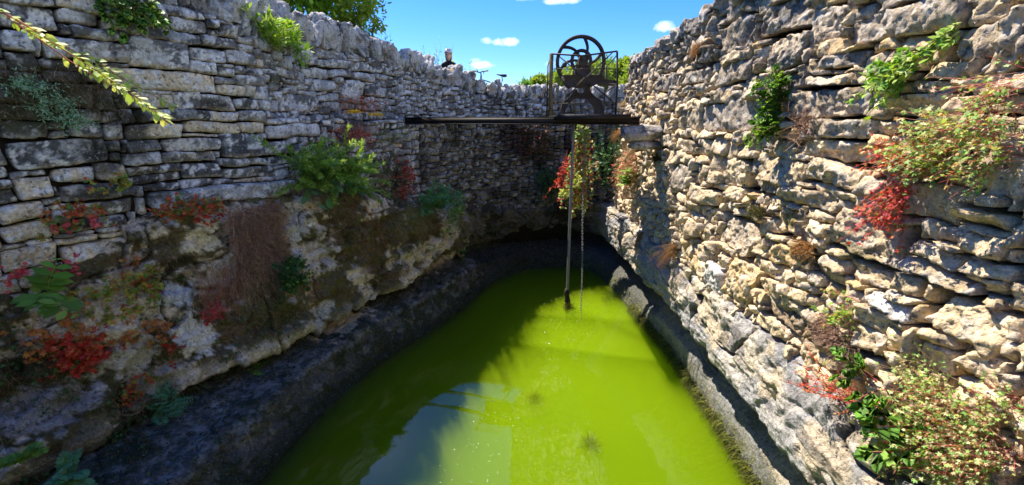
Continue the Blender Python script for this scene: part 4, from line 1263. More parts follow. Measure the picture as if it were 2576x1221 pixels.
for k, (u, v, lab) in enumerate([(55, 222, "pale feathery tuft, uppermost of three cascading down the dark mossy patch at the left edge"),
                            (125, 268, "pale feathery tuft, middle of three cascading down the dark mossy patch at the left edge"),
                            (170, 305, "pale feathery tuft, lowest of three cascading down the dark mossy patch at the left edge")]):
    p = on_left(u, v, .04)
    plant("feathery_plant", lab, "wall plant", p, NL, [dict(n=46, dir=NL + Zu * .5, spread=.45, L=.20, droop=1.1, r=.0018, scol='pale', rootr=(.09, .05), wig=.4,
        leaf=[dict(n=120, kind='lance', size=(.018, .035), pal='blueg'), dict(n=420, kind='lance', size=(.018, .035), pal='mint')])], group="feathery tufts on the left wall", seed=3 + k)
p = on_left(110, 225, .03)
plant("dead_moss_mat", "dark brown matted dead growth clinging to the upper left wall", "wall plant", p, NL,
 [dict(n=900, dir=NL * .5 - Zu * .6, spread=.6, L=.14, droop=.9, r=.0016, scol='moss', rootr=(.62, .22), wig=.5, m=6), dict(n=350, dir=NL * .5 - Zu * .6, spread=.6, L=.13, droop=.9, r=.0016, scol='brown', rootr=(.55, .2), wig=.5, m=6)], seed=8)
# bright plants
p, _nb = hit_b(700, 122)
plant("leafy_weed", "bright green sunlit upright weed growing out of the upper boundary wall", "weed", p, NL,
 [dict(n=26, dir=NL * .75 + Zu * .9, spread=.35, L=(.22, .50), droop=-.1, r=.005, scol='spring', rootr=(.22, .04), leaf=[dict(n=520, kind='lance', size=(.06, .13), pal='bright', t0=.2, lift=.35, fwd=.9), dict(n=120, kind='lance', size=(.05, .10), pal='spring', t0=.7, lift=.5)]),
  dict(n=10, dir=NL + Zu * .2, spread=.4, L=.25, droop=.5, r=.003, scol='straw', rootr=(.2, .03))], seed=12)
p = on_left(815, 448, .34)
plant("green_bush", "large bushy green plant with fine leaves overhanging the mossy rock on the left", "bush", p, NL,
 [dict(n=90, dir=NL * 1.0 + Zu * .75 + np.array((.1, -.1, 0)), spread=.5, L=(.35, .80), droop=.22, r=.003, scol='yelg', rootr=(.5, .10),
   leaf=[dict(n=8500, kind='lance', size=(.025, .055), pal='green', t0=.15, fwd=.8), dict(n=4600, kind='lance', size=(.03, .06), pal='bright', t0=.45, fwd=.9, lift=.3), dict(n=1500, kind='lance', size=(.03, .055), pal='spring', t0=.7, fwd=.9, lift=.4)]),
  dict(n=14, dir=NL * 1.0 - Zu * .2, spread=.45, L=.45, droop=.7, r=.004, rootr=(.45, .1), leaf=[dict(n=46, kind='oval', size=(.10, .19), pal='blueg', t0=.4, lift=-.1)]),
  dict(n=130, dir=NL * .6 - Zu * .6, spread=.4, L=.5, droop=.8, r=.002, scol='straw', rootr=(.55, .12), wig=.35)], seed=14)
p = on_left(760, 470, .06)
plant("dry_grass", "thin dry straw drooping at the left side of the large green bush", "grass", p, NL,
 [dict(n=190, dir=NL * .6 + Zu * .1, spread=.5, L=.42, droop=.9, r=.0018, scol='straw', rootr=(.25, .16), wig=.3, leaf=[dict(n=150, kind='lobed', size=(.02, .04), pal='mixr')]),
  dict(n=60, dir=NL * .5 + Zu * .6, spread=.4, L=.35, droop=.2, r=.0018, scol='brown', rootr=(.25, .1))], seed=15)
p = on_left(648, 600, .30)
plant("root_mat", "thick brown mat of tangled dead stems hanging from under the long ledge stone", "root mat", p, NL,
 [dict(n=2600, dir=NL * .35 - Zu * .5, spread=.7, L=(.10, .32), droop=.5, r=.003, scol='root', rootr=(.30, .40), wig=.9, m=8),
  dict(n=1300, dir=NL * .35 - Zu * .5, spread=.7, L=(.10, .30), droop=.5, r=.003, scol='brown', rootr=(.29, .40), wig=.9, m=8),
  dict(n=160, root=on_left(640, 690, .34), dir=NL * .3 - Zu, spread=.3, L=(.15, .5), droop=.5, r=.0018, scol='root', rootr=(.26, .1), wig=.5, m=9)], seed=16)
p = on_left(545, 700, .3)
plant("dry_grass", "pinkish dry stalks trailing down the bare rock below the root mat", "grass", p, NL,
 [dict(n=150, dir=NL * .3 - Zu, spread=.25, L=.45, droop=.3, r=.0016, scol='redstem', rootr=(.25, .2), wig=.35), dict(n=120, dir=NL * .3 - Zu, spread=.3, L=.4, droop=.3, r=.0016, scol='straw', rootr=(.3, .2), wig=.35)], seed=17)
# herb-robert patches: (u, v, lift, width, height, n, palette, label)
HR = [(470, 525, .17, .30, .08, 170, 'mixr', "orange and green small-leaved patch under the long ledge stone on the left", 200),
 (520, 540, .19, .14, .07, 40, 'red', "small cluster of orange-red leaves beside the top of the brown root mat", 40),
 (180, 545, .05, .22, .08, 110, 'mixr', "reddish creeping patch between the pale flat stones at the left edge", 110),
 (215, 560, .08, .2, .04, 26, 'pink', "few pink leaves dotted across a dark stone at the left edge", 26),
 (285, 470, .05, .16, .05, 50, 'yelg', "little yellow-green patch in a joint above the ledge stone's left end", 60),
 (100, 690, .10, .28, .06, 90, 'pink', "pink-red leaves along the joint above the broad pinnate plant", 70),
 (310, 750, .22, .36, .20, 200, 'yelg', "yellow and green leaf patch spilling over the rock below the pale stones", 260),
 (345, 690, .12, .08, .22, 70, 'orange', "narrow strip of orange leaves beside the lowest pale flat stone", 60),
 (200, 885, .34, .20, .16, 200, 'red', "big scarlet leaf cluster on the dark bank at lower left", 240),
 (130, 850, .30, .22, .18, 120, 'orange', "rusty orange leaf patch just left of the scarlet cluster", 120),
 (530, 785, .28, .12, .12, 60, 'pink', "small pink and red leaf cluster on the pale bare rock", 70),
 (425, 880, .32, .05, .12, 22, 'red', "few red leaves on the bare white rock at lower left", 24),
 (310, 985, .36, .20, .10, 80, 'mixr', "straggling red-tinged patch on the lower bank beneath the white rock", 110),
 (330, 845, .3, .24, .10, 90, 'orange', "orange leaves bordering the top of the white flaky rock", 90)]
for k, (u, v, dd, wd, hh, ns, pal, lab, nleaf) in enumerate(HR):
    p = on_left(u, v, dd)
    plant("creeping_herb", lab, "wall plant", p, NL, [dict(n=max(ns // 3, 10), dir=NL + Zu * .3, spread=.6, L=.14, droop=.3, r=.0016, scol='redstem', rootr=(wd, hh), m=6,
        leaf=[dict(n=int(nleaf * 1.5), kind='lobed', size=(.03, .062), pal=pal, t0=.3, lift=.0), dict(n=nleaf // 2, kind='lobed', size=(.025, .05), pal=pal, t0=.1), dict(n=nleaf // 3, kind='lobed', size=(.03, .05), pal='mixr', t0=.1)])], group="creeping red and green herbs on the left bank", seed=20 + k)
p = on_left(105, 740, .22)
plant("broad_leaf_plant", "dark green plant with long paired leaves above the scarlet cluster", "wall plant", p, NL,
 [dict(n=5, dir=NL + Zu * .6, spread=.6, L=.38, droop=.35, r=.005, scol='green', rootr=(.05, .03), m=8, pin=dict(n=5, size=.15, kind='oval', pal='green'))], seed=40)
FERN = [(405, 1030, .38, .34, 26, 'blueg', "dense dark green fern tussock on the lower left bank"), (650, 935, .42, .24, 15, 'green', "small green fern on the shaded ledge right of the fern tussock"),
        (1160, 640, .5, .22, 14, 'dark', "dark fern at the foot of the far left rock near the ledge bend"), (720, 680, .48, .24, 14, 'dark', "dark trailing fern right of the brown root mat"),
        (170, 1195, 1.0, .26, 12, 'blueg', "blue-green leafy plant at the bottom left corner"), (60, 1150, .7, .22, 8, 'green', "small light green plant above the bottom left corner"), (1240, 590, .5, .2, 10, 'dark', "tiny dark green plant where the rock meets the far wall")]
for k, (u, v, dd, L_, n, pal, lab) in enumerate(FERN):
    p = on_left(u, v, dd)
    plant("fern", lab, "fern", p, NL, [dict(n=n, dir=NL * .7 + Zu * .8, spread=.55, L=L_, droop=.65, r=.003, scol='green', rootr=(.05, .03), m=9, pin=dict(n=13, size=L_ * .2, kind='lance' if k not in (4, 5) else 'wide', pal=pal))], group="ferns on the shaded left side", seed=50 + k)
p = on_left(725, 690, .5)
plant("green_cushion", "dark green leafy cushion on the rock face right of the brown root mat", "wall plant", p, NL, [dict(n=60, dir=NL - Zu * .1, spread=.6, L=.16, droop=.6, r=.002, scol='dark', rootr=(.16, .2), leaf=[dict(n=650, kind='wide', size=(.02, .05), pal='dark'), dict(n=60, kind='wide', size=(.03, .05), pal='bright', t0=.6)])], seed=60)
# ledge between wall and mossy rock, further along
def at_left(u, v, y): return at_y(u, v, y)
p = at_y(1090, 520, 7.55)
plant("green_bush", "mid green leafy clump on the rock shelf between bush and far wall", "bush", p, NL, [dict(n=50, dir=NL * .6 + Zu * .9, spread=.5, L=.45, droop=.3, r=.003, scol='green', rootr=(.35, .1), leaf=[dict(n=1300, kind='oval', size=(.03, .07), pal='blueg'), dict(n=500, kind='oval', size=(.03, .07), pal='green')])], seed=61)
p = at_y(1030, 540, 7.2)
plant("dry_grass", "pale dry grass tuft hanging over the shelf in front of the far rock", "grass", p, NL, [dict(n=230, dir=NL * .7 + Zu * .3, spread=.5, L=.5, droop=.9, r=.002, scol='straw', rootr=(.5, .08), wig=.3), dict(n=200, dir=NL * .7 + Zu * .2, spread=.5, L=.4, droop=.9, r=.002, scol='yelg', rootr=(.5, .1), wig=.3)], seed=62)
p = at_y(1135, 545, 7.6)
plant("dry_grass", "trailing pale grass over the right end of the mossy rock", "grass", p, NL, [dict(n=120, dir=NL * .7 + Zu * .1, spread=.4, L=.6, droop=.9, r=.002, scol='straw', rootr=(.22, .1), wig=.3), dict(n=40, dir=NL * .7 + Zu * .5, spread=.5, L=.35, droop=.4, r=.003, scol='green', rootr=(.2, .1), leaf=[dict(n=240, kind='oval', size=(.03, .07), pal='green')])], seed=63)
p = on_left(928, 525, .52)
plant("dry_moss", "long rust-brown strand of dry moss hanging from the bush", "wall plant", p, NL, [dict(n=170, dir=-Zu + NL * .1, spread=.14, L=(.3, .75), droop=.3, r=.0028, scol='rust', rootr=(.09, .06), wig=.3, leaf=[dict(n=500, kind='lance', size=(.015, .03), pal='rust', t0=.1)])], seed=64)
p = on_left(960, 430, .06)
plant("creeper", "dark reddish creeper hanging on the wall right of the large green bush", "creeper", p, NL, [dict(n=120, dir=NL * .5 - Zu * .4, spread=.6, L=.4, droop=.5, r=.002, scol='brown', rootr=(.4, .4), leaf=[dict(n=800, kind='ivy', size=(.025, .05), pal='dark'), dict(n=420, kind='ivy', size=(.025, .05), pal='brown'), dict(n=160, kind='ivy', size=(.02, .04), pal='red', t0=.5)])], seed=65)
p = on_left(1012, 440, .08)
plant("creeper", "dark red leafy creeper at the corner of left and far walls", "creeper", p, NL, [dict(n=50, dir=NL * .5 - Zu * .4, spread=.5, L=.3, droop=.5, r=.002, scol='redstem', rootr=(.16, .28), leaf=[dict(n=420, kind='ivy', size=(.03, .06), pal='red'), dict(n=150, kind='ivy', size=(.03, .05), pal='brown')])], seed=66)
p, _nb = hit_b(890, 285); p = p + _nb * .12
plant("dry_herb", "dry reddish-brown seed stalks standing on the terrace of the left wall", "weed", p, NL, [dict(n=60, dir=Zu + NL * .4, spread=.3, L=(.15, .42), droop=.1, r=.002, scol='redstem', rootr=(.4, .02), leaf=[dict(n=420, kind='lance', size=(.015, .04), pal='rust', t0=.4), dict(n=120, kind='lobed', size=(.02, .05), pal='red', t0=.5)])], seed=67)
for k, (u, v, lab) in enumerate([(893, 286, "yellow flowering cushion on the edge of the left terrace"), (943, 293, "smaller yellow cushion just left of the iron beam's end")]):
    p = on_left(u, v, .05)
    plant("stonecrop", lab, "flower", p, NL, [dict(n=30, dir=NL * .3 + Zu, spread=.4, L=.05, droop=.1, r=.002, scol='yelg', rootr=(.13, .01), m=4, leaf=[dict(n=330, kind='oval', size=(.015, .03), pal='yellow', t0=.4)])], group="yellow cushions on the terrace", seed=68 + k)
p = on_left(880, 320, .04)
plant("creeper", "thin dark red strands trailing down the wall below the yellow cushions", "creeper", p, NL, [dict(n=60, dir=NL * .3 - Zu * .7, spread=.4, L=.35, droop=.4, r=.002, scol='redstem', rootr=(.4, .06), leaf=[dict(n=260, kind='lobed', size=(.02, .045), pal='red'), dict(n=200, kind='lobed', size=(.02, .04), pal='brown')])], seed=70)
p = on_left(975, 345, .06)
plant("dry_grass", "dark grassy tuft in a joint beneath the left end of the iron beam", "grass", p, NL, [dict(n=90, dir=NL * .8 + Zu * .3, spread=.5, L=.25, droop=.8, r=.002, scol='green', rootr=(.3, .05)), dict(n=60, dir=NL * .8, spread=.5, L=.25, droop=.9, r=.002, scol='brown', rootr=(.3, .08))], seed=71)
# ---------------- far wall
def on_far(u, v, d=0.0): return at_y(u, v, 10.45 - d)
p = on_far(1300, 330, .1)
plant("creeper", "dark maroon creeper spread across the middle of the shaded far wall", "creeper", p, NF, [dict(n=200, dir=NF * .12 - Zu * .9, spread=.3, L=.45, droop=.5, r=.003, scol='moss', rootr=(.7, .35), leaf=[dict(n=900, kind='ivy', size=(.025, .05), pal='maroon'), dict(n=120, kind='ivy', size=(.03, .06), pal='red')])], seed=80)
p = on_far(1390, 440, .1)
plant("ivy", "dark green ivy low on the shaded far wall left of the pipe", "ivy", p, NF, [dict(n=90, dir=NF * .4 - Zu * .6, spread=.5, L=.6, droop=.4, r=.003, scol='dark', rootr=(.3, .3), leaf=[dict(n=900, kind='ivy', size=(.04, .07), pal='dark')])], seed=81)
p = at_y(1466, 318, 9.4)
plant("ivy", "sunlit curtain of green and orange ivy hanging behind the chain", "ivy", p, NF,
 [dict(n=46, dir=-Zu + NF * .12, spread=.12, L=(1.1, 2.0), droop=.35, r=.004, scol='rust', rootr=(.11, .06), m=14, wig=.12,
   leaf=[dict(n=420, kind='ivy', size=(.05, .10), pal='geran', t0=.0), dict(n=480, kind='ivy', size=(.04, .09), pal='bright', t0=.0), dict(n=380, kind='ivy', size=(.04, .08), pal='orange', t0=.2), dict(n=200, kind='ivy', size=(.04, .07), pal='red', t0=.2), dict(n=260, kind='ivy', size=(.04, .07), pal='rust', t0=.5)])], seed=82)
p = at_y(1436, 400, 9.6)
plant("creeper", "scarlet creeper leaves tucked behind the grey pipe", "creeper", p, NF, [dict(n=26, dir=-Zu + NF * .3, spread=.3, L=.8, droop=.3, r=.003, scol='redstem', rootr=(.16, .2), leaf=[dict(n=330, kind='ivy', size=(.05, .09), pal='red', t0=.1)])], seed=83)
p = at_y(1436, 482, 9.2)
plant("bramble", "pale green leafy sprig poking out left past the grey pipe", "bramble", p, NF, [dict(n=5, dir=(-.9, -.5, .1), spread=.15, L=.4, droop=.2, r=.004, rootr=.02, leaf=[dict(n=42, kind='oval', size=(.06, .11), pal='spring', t0=.1)]), dict(n=6, dir=(.2, -.5, .9), spread=.3, L=.5, droop=.2, r=.004, rootr=.05, leaf=[dict(n=50, kind='oval', size=(.06, .12), pal='spring', t0=.1)])], seed=84)
p = at_y(1528, 330, 10.1)
plant("ivy", "dark ivy in the shaded recess right of the hanging curtain", "ivy", p, NF, [dict(n=40, dir=-Zu + NF * .1, spread=.2, L=1.5, droop=.3, r=.004, scol='dark', rootr=(.3, .2), m=12, leaf=[dict(n=380, kind='ivy', size=(.05, .09), pal='dark'), dict(n=60, kind='ivy', size=(.05, .09), pal='blueg')])], seed=85)
p = at_y(1572, 400, 8.6); p[0] = 2.36
plant("creeper", "red and straw-coloured hanging growth at the far corner of the right wall", "creeper", p, NR, [dict(n=120, dir=NR * .5 - Zu * .7, spread=.35, L=.6, droop=.5, r=.003, scol='straw', rootr=(.3, .25), leaf=[dict(n=160, kind='lobed', size=(.04, .07), pal='red', t0=.0), dict(n=130, kind='lobed', size=(.04, .07), pal='rust')]), dict(n=60, dir=NR * .6 + Zu * .2, spread=.5, L=.4, droop=.4, r=.002, scol='straw', rootr=(.3, .25))], seed=86)
p = at_y(1572, 455, 8.4); p[0] = 2.34
plant("fern", "bright green sunlit fern at the far corner of the right wall", "fern", p, NR, [dict(n=12, dir=NR * .8 + Zu * .3, spread=.5, L=.36, droop=.8, r=.003, scol='bright', rootr=(.12, .08), pin=dict(n=9, size=.10, kind='oval', pal='bright'))], seed=87)
# ---------------- right wall
def R_(u, v, d=.04): return on_right(u, v, d)
p = R_(1962, 285)
plant("leafy_shrub", "upright green leafy shoot growing out of the middle of the right wall", "shrub", p, NR, [dict(n=9, dir=NR * .5 + Zu * 1.0 + np.array((0, .1, 0)), spread=.18, L=(.2, .40), droop=.0, r=.005, rootr=(.06, .1), leaf=[dict(n=130, kind='serr', size=(.04, .085), pal='green', t0=.1), dict(n=60, kind='serr', size=(.04, .07), pal='bright', t0=.4)]), dict(n=12, dir=NR * .8 - Zu * .5, spread=.3, L=.3, droop=.4, r=.004, rootr=(.08, .1), leaf=[dict(n=110, kind='serr', size=(.05, .09), pal='green', t0=.1), dict(n=90, kind='serr', size=(.04, .08), pal='bright', t0=.1)])], seed=100)
p = R_(2015, 330)
plant("dead_twigs", "tangle of dark dead twigs just right of the leafy shoot on the right wall", "twigs", p, NR, [dict(n=55, dir=NR * .5 + np.array((0, -1, .2)), spread=.45, L=.28, droop=.1, r=.0035, scol='brown', rootr=(.12, .10), wig=.6), dict(n=30, dir=NR * .5 + np.array((0, -.2, .8)), spread=.5, L=.2, droop=.1, r=.003, scol='brown', rootr=(.12, .08), wig=.6)], seed=101)
p = R_(2400, 78, .06)
plant("hanging_vine", "green clematis-like vine trailing down across the upper right wall", "vine", p, NR, [dict(n=7, dir=np.array((-.25, .66, -.62)), spread=.06, L=(.35, .62), droop=.05, r=.004, rootr=(.04, .04), wig=.1, leaf=[dict(n=150, kind='ivy', size=(.03, .06), pal='bright', t0=.0), dict(n=120, kind='tri', size=(.03, .06), pal='spring', t0=.0)]),
   dict(n=14, root=R_(2275, 175, .06), dir=NR + Zu * .1, spread=.6, L=.16, droop=.3, r=.003, rootr=(.08, .06), leaf=[dict(n=190, kind='ivy', size=(.035, .065), pal='green'), dict(n=60, kind='ivy', size=(.03, .06), pal='spring')])], seed=102)
p = R_(2270, 400)
plant("creeping_herb", "vivid red feathery herb hanging down the sunlit right wall", "wall plant", p, NR, [dict(n=60, dir=NR * .7 + Zu * .3, spread=.6, L=.18, droop=.4, r=.002, scol='redstem', rootr=(.16, .06), leaf=[dict(n=240, kind='lobed', size=(.016, .035), pal='red', t0=.2), dict(n=90, kind='lobed', size=(.014, .03), pal='rust', t0=.1), dict(n=120, kind='lobed', size=(.018, .035), pal='orange', t0=.2)]),
   dict(n=46, root=R_(2262, 475), dir=NR * .5 - Zu * .7, spread=.3, L=(.15, .42), droop=.4, r=.002, scol='redstem', rootr=(.10, .10), leaf=[dict(n=330, kind='lobed', size=(.016, .036), pal='red', t0=.1), dict(n=110, kind='lobed', size=(.014, .03), pal='mixr', t0=.1), dict(n=80, kind='lobed', size=(.018, .035), pal='pink', t0=.4)])], seed=103)
p = R_(2450, 360, .05)
plant("sprawling_herb", "wide sprawling green and pink herb spread over the upper part of the right edge", "wall plant", p, NR,
 [dict(n=150, dir=NR * .8 + np.array((0, .5, .0)), spread=.6, L=.30, droop=.35, r=.0022, scol='redstem', rootr=(.26, .10), m=9, leaf=[dict(n=900, kind='lobed', size=(.016, .042), pal='geran', t0=.2), dict(n=420, kind='lobed', size=(.014, .03), pal='spring', t0=.2), dict(n=160, kind='lobed', size=(.014, .03), pal='orange', t0=.2)]),
  dict(n=60, root=R_(2540, 240, .05), dir=NR * .8 + np.array((0, .5, -.3)), spread=.5, L=.25, droop=.5, r=.002, scol='redstem', rootr=(.10, .10), leaf=[dict(n=260, kind='lobed', size=(.015, .035), pal='geran', t0=.2)]),
  dict(n=50, root=R_(2360, 400, .04), dir=NR * .6 + np.array((0, .8, 0)), spread=.4, L=.22, droop=.3, r=.002, scol='redstem', rootr=(.12, .06), leaf=[dict(n=260, kind='lobed', size=(.016, .04), pal='geran', t0=.2)])], seed=104)
p = R_(2165, 770)
plant("creeping_herb", "light green round-leaved trailing sprig low on the right wall", "wall plant", p, NR, [dict(n=24, dir=NR * .6 - Zu * .4 + np.array((0, .5, 0)), spread=.4, L=.25, droop=.4, r=.002, scol='redstem', rootr=(.08, .06), leaf=[dict(n=120, kind='lobed', size=(.022, .042), pal='bright', t0=.2), dict(n=40, kind='lobed', size=(.02, .03), pal='yelg', t0=.2)]), dict(n=5, root=R_(2150, 830), dir=NR * .3 - Zu, spread=.1, L=.3, droop=.2, r=.002, scol='yelg', rootr=.02, leaf=[dict(n=14, kind='lobed', size=(.025, .045), pal='spring', t0=.4)])], seed=105)
p = R_(2195, 960, .06)
plant("bramble", "bramble with big toothed green leaves at lower right", "bramble", p, NR,
 [dict(n=6, dir=NR * .6 + Zu * .6 + np.array((0, .4, 0)), spread=.3, L=.25, droop=.1, r=.005, scol='redstem', rootr=(.06, .04), leaf=[dict(n=34, kind='serr', size=(.05, .085), pal='green', t0=.3)]),
  dict(n=7, root=R_(2240, 1000, .06), dir=NR * .8 + np.array((0, .2, .2)), spread=.5, L=.24, droop=.5, r=.005, scol='redstem', rootr=(.06, .05), leaf=[dict(n=30, kind='serr', size=(.085, .14), pal='green', t0=.4)]),
  dict(n=6, root=R_(2330, 1150, .06), dir=NR * .8 + np.array((0, .2, .3)), spread=.4, L=.26, droop=.4, r=.005, scol='redstem', rootr=(.06, .05), leaf=[dict(n=24, kind='serr', size=(.085, .14), pal='green', t0=.4)])], seed=106)
p = R_(2420, 1080, .05)
plant("sprawling_herb", "mass of pale green and pink stems filling the bottom right corner", "wall plant", p, NR,
 [dict(n=170, dir=NR * .8 + np.array((0, .4, .3)), spread=.6, L=.28, droop=.3, r=.002, scol='redstem', rootr=(.16, .16), leaf=[dict(n=820, kind='lobed', size=(.014, .036), pal='geran', t0=.2), dict(n=320, kind='lobed', size=(.012, .03), pal='spring', t0=.2), dict(n=200, kind='lobed', size=(.012, .026), pal='rust', t0=.2)]),
  dict(n=90, root=R_(2290, 1130, .05), dir=NR * .7 + np.array((0, .3, .1)), spread=.5, L=.22, droop=.4, r=.002, scol='redstem', rootr=(.08, .12), leaf=[dict(n=420, kind='lobed', size=(.014, .034), pal='geran', t0=.2)]),
  dict(n=150, root=R_(2500, 1150, .05), dir=NR * .8 + np.array((0, .4, .1)), spread=.6, L=.24, droop=.3, r=.002, scol='redstem', rootr=(.10, .12), leaf=[dict(n=700, kind='lobed', size=(.012, .032), pal='geran', t0=.2), dict(n=200, kind='lobed', size=(.012, .026), pal='rust', t0=.2)]),
  dict(n=120, root=R_(2400, 1190, .05), dir=NR * .8 + np.array((0, .4, .1)), spread=.6, L=.22, droop=.3, r=.002, scol='redstem', rootr=(.14, .08), leaf=[dict(n=600, kind='lobed', size=(.012, .032), pal='geran', t0=.2)]),
  dict(n=70, root=R_(2540, 1020, .04), dir=NR * .6 + Zu * .2, spread=.6, L=.16, droop=.2, r=.0016, scol='redstem', rootr=(.08, .06), leaf=[dict(n=160, kind='lobed', size=(.012, .026), pal='geran', t0=.2)]),
  dict(n=120, root=R_(2330, 950, .04), dir=NR * .5 + Zu * .3, spread=.6, L=.18, droop=.2, r=.0016, scol='straw', rootr=(.12, .08), leaf=[dict(n=260, kind='lobed', size=(.012, .028), pal='geran', t0=.2)])], seed=107)
p = R_(2160, 1010, .06)
plant("red_stemmed_herb", "bare scarlet stems with small starry leaves reaching out over the grey rock", "wall plant", p, NR, [dict(n=14, dir=np.array((-.55, .75, .12)), spread=.18, L=(.25, .55), droop=.0, r=.003, scol='red', rootr=(.08, .06), wig=.25, leaf=[dict(n=90, kind='tri', size=(.02, .04), pal='red', t0=.3), dict(n=60, kind='tri', size=(.018, .032), pal='orange', t0=.3)]), dict(n=30, dir=np.array((-.5, .5, .0)), spread=.5, L=.18, droop=.1, r=.002, scol='redstem', rootr=(.1, .05), leaf=[dict(n=100, kind='tri', size=(.015, .03), pal='orange', t0=.2)])], seed=108)
DRY = [(1703, 615, .45, 'rust', "golden-brown dry moss tuft hanging off the middle of the right wall", 130, .05), (1618, 585, .4, 'rust', "thin brown dry tuft hanging on the right wall near the far rock", 60, .03),
       (2030, 625, .12, 'rust', "rusty dry cushion on a protruding stone low on the right wall", 120, .09), (2110, 850, .12, 'brown', "brown dead stems matted on the lower right rock lip", 330, .2),
       (1755, 122, .10, 'rust', "reddish-brown dry cushion near the top of the right wall", 130, .12), (1560, 330, .3, 'rust', "orange dry grass at the far end of the right wall beside the platform", 90, .08), (1572, 255, .25, 'straw', "straw tuft high on the far end of the right wall", 60, .08), (1905, 535, .08, 'moss', "dark moss cushion in a hollow of the right wall", 260, .1), (1650, 400, .1, 'moss', "small dark moss cushion near the far end of the right wall", 120, .08)]
for k, (u, v, L_, pal, lab, n, w_) in enumerate(DRY):
    p = R_(u, v, .05)
    plant("dry_tuft", lab, "dry tuft", p, NR, [dict(n=n, dir=NR * .7 - Zu * (.8 if L_ > .2 else .1), spread=.3 if L_ > .2 else .7, L=L_, droop=.5, r=.0022, scol=pal, rootr=(w_, w_ * .5), wig=.4, m=7, leaf=[dict(n=n, kind='lance', size=(.01, .025), pal=pal, t0=.2)])], group="dry tufts on the right wall", seed=120 + k)
# algae on the water's edge at the right, ground cover on the shaded bank and ledge
rng = np.random.default_rng(300)
def rock_pick(mask, n):
    ii = np.flatnonzero(mask); ii = ii[rng.integers(0, len(ii), n)]
    return ROCKV[ii], ROCKN[ii]
def tufts(name, mask, n, kl, per, label, cat, L, pals, droop, r=.002, leafk=None, lsz=(.02, .04), fwd=0.0):
    Pp, Nn = rock_pick(mask, n)
    Pp = np.repeat(Pp, per, 0) + rng.normal(0, .02, (n * per, 3)); Nn = np.repeat(Nn, per, 0)
    m = 6; d = Nn * 1.0 + rng.normal(0, .5, Nn.shape); pts = [Pp.copy()]; q = Pp.copy()
    Ls = rng.uniform(.5, 1.2, (len(Pp), 1)) * L
    for k in range(m - 1):
        d = d + np.array((0, 0, -droop)) + .3 * rng.normal(size=d.shape); d /= np.linalg.norm(d, axis=1)[:, None]
        q = q + d * Ls / (m - 1); pts.append(q.copy())
    ln = np.stack(pts, 1)
    pal = pals[0]
    cc = np.concatenate([pick(rng, a, len(ln) // len(pals) + 1) for a in pals])[:len(ln)]; rng.shuffle(cc)
    v, Q, c = put_tubes(ln, np.full(len(ln), r), cc, rng)
    F = [Q]; VV = [v]; CC = [c]
    if leafk:
        i = rng.integers(0, len(ln), n * 2)
        D = rng.normal(size=(len(i), 3)) + np.array((0, 0, -.2)); U = Nn[i] + .4 * rng.normal(size=(len(i), 3)) + Zu * .5
        v2, F2, c2 = put_leaves(leafk, ln[i, 4], D, U, rng.uniform(*lsz, len(i)), pick(rng, pals[-1], len(i)))
        F.append(F2 + len(v)); VV.append(v2); CC.append(c2)
    return stuff(name, mesh_from(name, np.vstack(VV), F, np.vstack(CC)), M_LEAF, label, cat)
X, Y_, Z_ = ROCKV[:, 0], ROCKV[:, 1], ROCKV[:, 2]
PAL['algae'] = [(.20, .22, .02), (.28, .30, .03), (.12, .15, .02), (.10, .12, .03)]
tufts("algae", (X > 1.9) & (Y_ > 2) & (Y_ < 7.6) & (Z_ > -3.56) & (Z_ < -3.40), 1700, 'x', 4, "yellow-green algae fringe hanging along the right waterline", "algae", .13, ['algae', 'algae', 'moss'], .5, .003)
sel = vn(ROCKV * 1.9, 301) + .5 * vn(ROCKV * 5, 302)
tufts("moss", (X < -.3) & (Y_ < 8.6) & (Z_ > -2.7) & (Z_ < -1.0) & (sel > .12) & (ROCKC.max(1) < .34), 4200, 'x', 3, "dark brown moss and dead stems matted over the left rock", "moss", .07, ['moss', 'moss', 'brown'], .5, .002)
tufts("ground_cover", (X < -.5) & (Y_ < 5.2) & (Z_ > -2.95) & (Z_ < -1.5) & (sel > -.1) & (ROCKC.max(1) < .36), 2400, 'x', 3, "low dark herbs and stems covering the near left bank", "ground cover", .10, ['brown', 'moss', 'dark'], .3, .0018, 'lobed', (.02, .045))
tufts("ledge_cover", (X < 1.6) & (Y_ > 2) & (Z_ > -3.12) & (Z_ < -2.86) & (sel > -.35), 4200, 'x', 3, "dark moss, liverwort and debris covering the ledge above the water", "moss", .05, ['moss', 'dark', 'brown', 'moss'], .6, .0025, 'wide', (.012, .03))
PAL['litter'] = [(.30, .24, .16), (.2, .15, .09), (.12, .14, .05)]
# specks floating on the water
n = 520
V = []; F = []; C = []
sy = rng.uniform(2.6, 8.5, n); sx = -1.25 + (sy - 2.6) * .42 + rng.normal(.2, .42, n); kp = vn(np.stack([sx * .8, sy * .8, 0 * sx], 1), 5) > -.35
sx, sy = sx[kp], sy[kp]; n = len(sx)
r_ = rng.uniform(.002, .006, n); r_[rng.random(n) < .03] *= 2.2
th = rng.uniform(0, 6.28, n)
k = np.arange(5) / 5 * 2 * np.pi
V = np.stack([sx[:, None] + r_[:, None] * np.cos(k + th[:, None]) * rng.uniform(.5, 1.6, (n, 1)), sy[:, None] + r_[:, None] * np.sin(k + th[:, None]), np.full((n, 5), ZW + .003)], -1).reshape(-1, 3)
F = (np.arange(n) * 5)[:, None, None] + np.array([(0, 1, 2), (0, 2, 3), (0, 3, 4)])[None]
stuff("floating_specks", mesh_from("floating_specks", V, [F.reshape(-1, 3)], np.repeat(rng.uniform(.25, .6, (n, 1)) * np.array((1, .97, .85)), 5, 0)), M_DRY, "tiny pale flecks of pollen floating on the green water", "flecks")
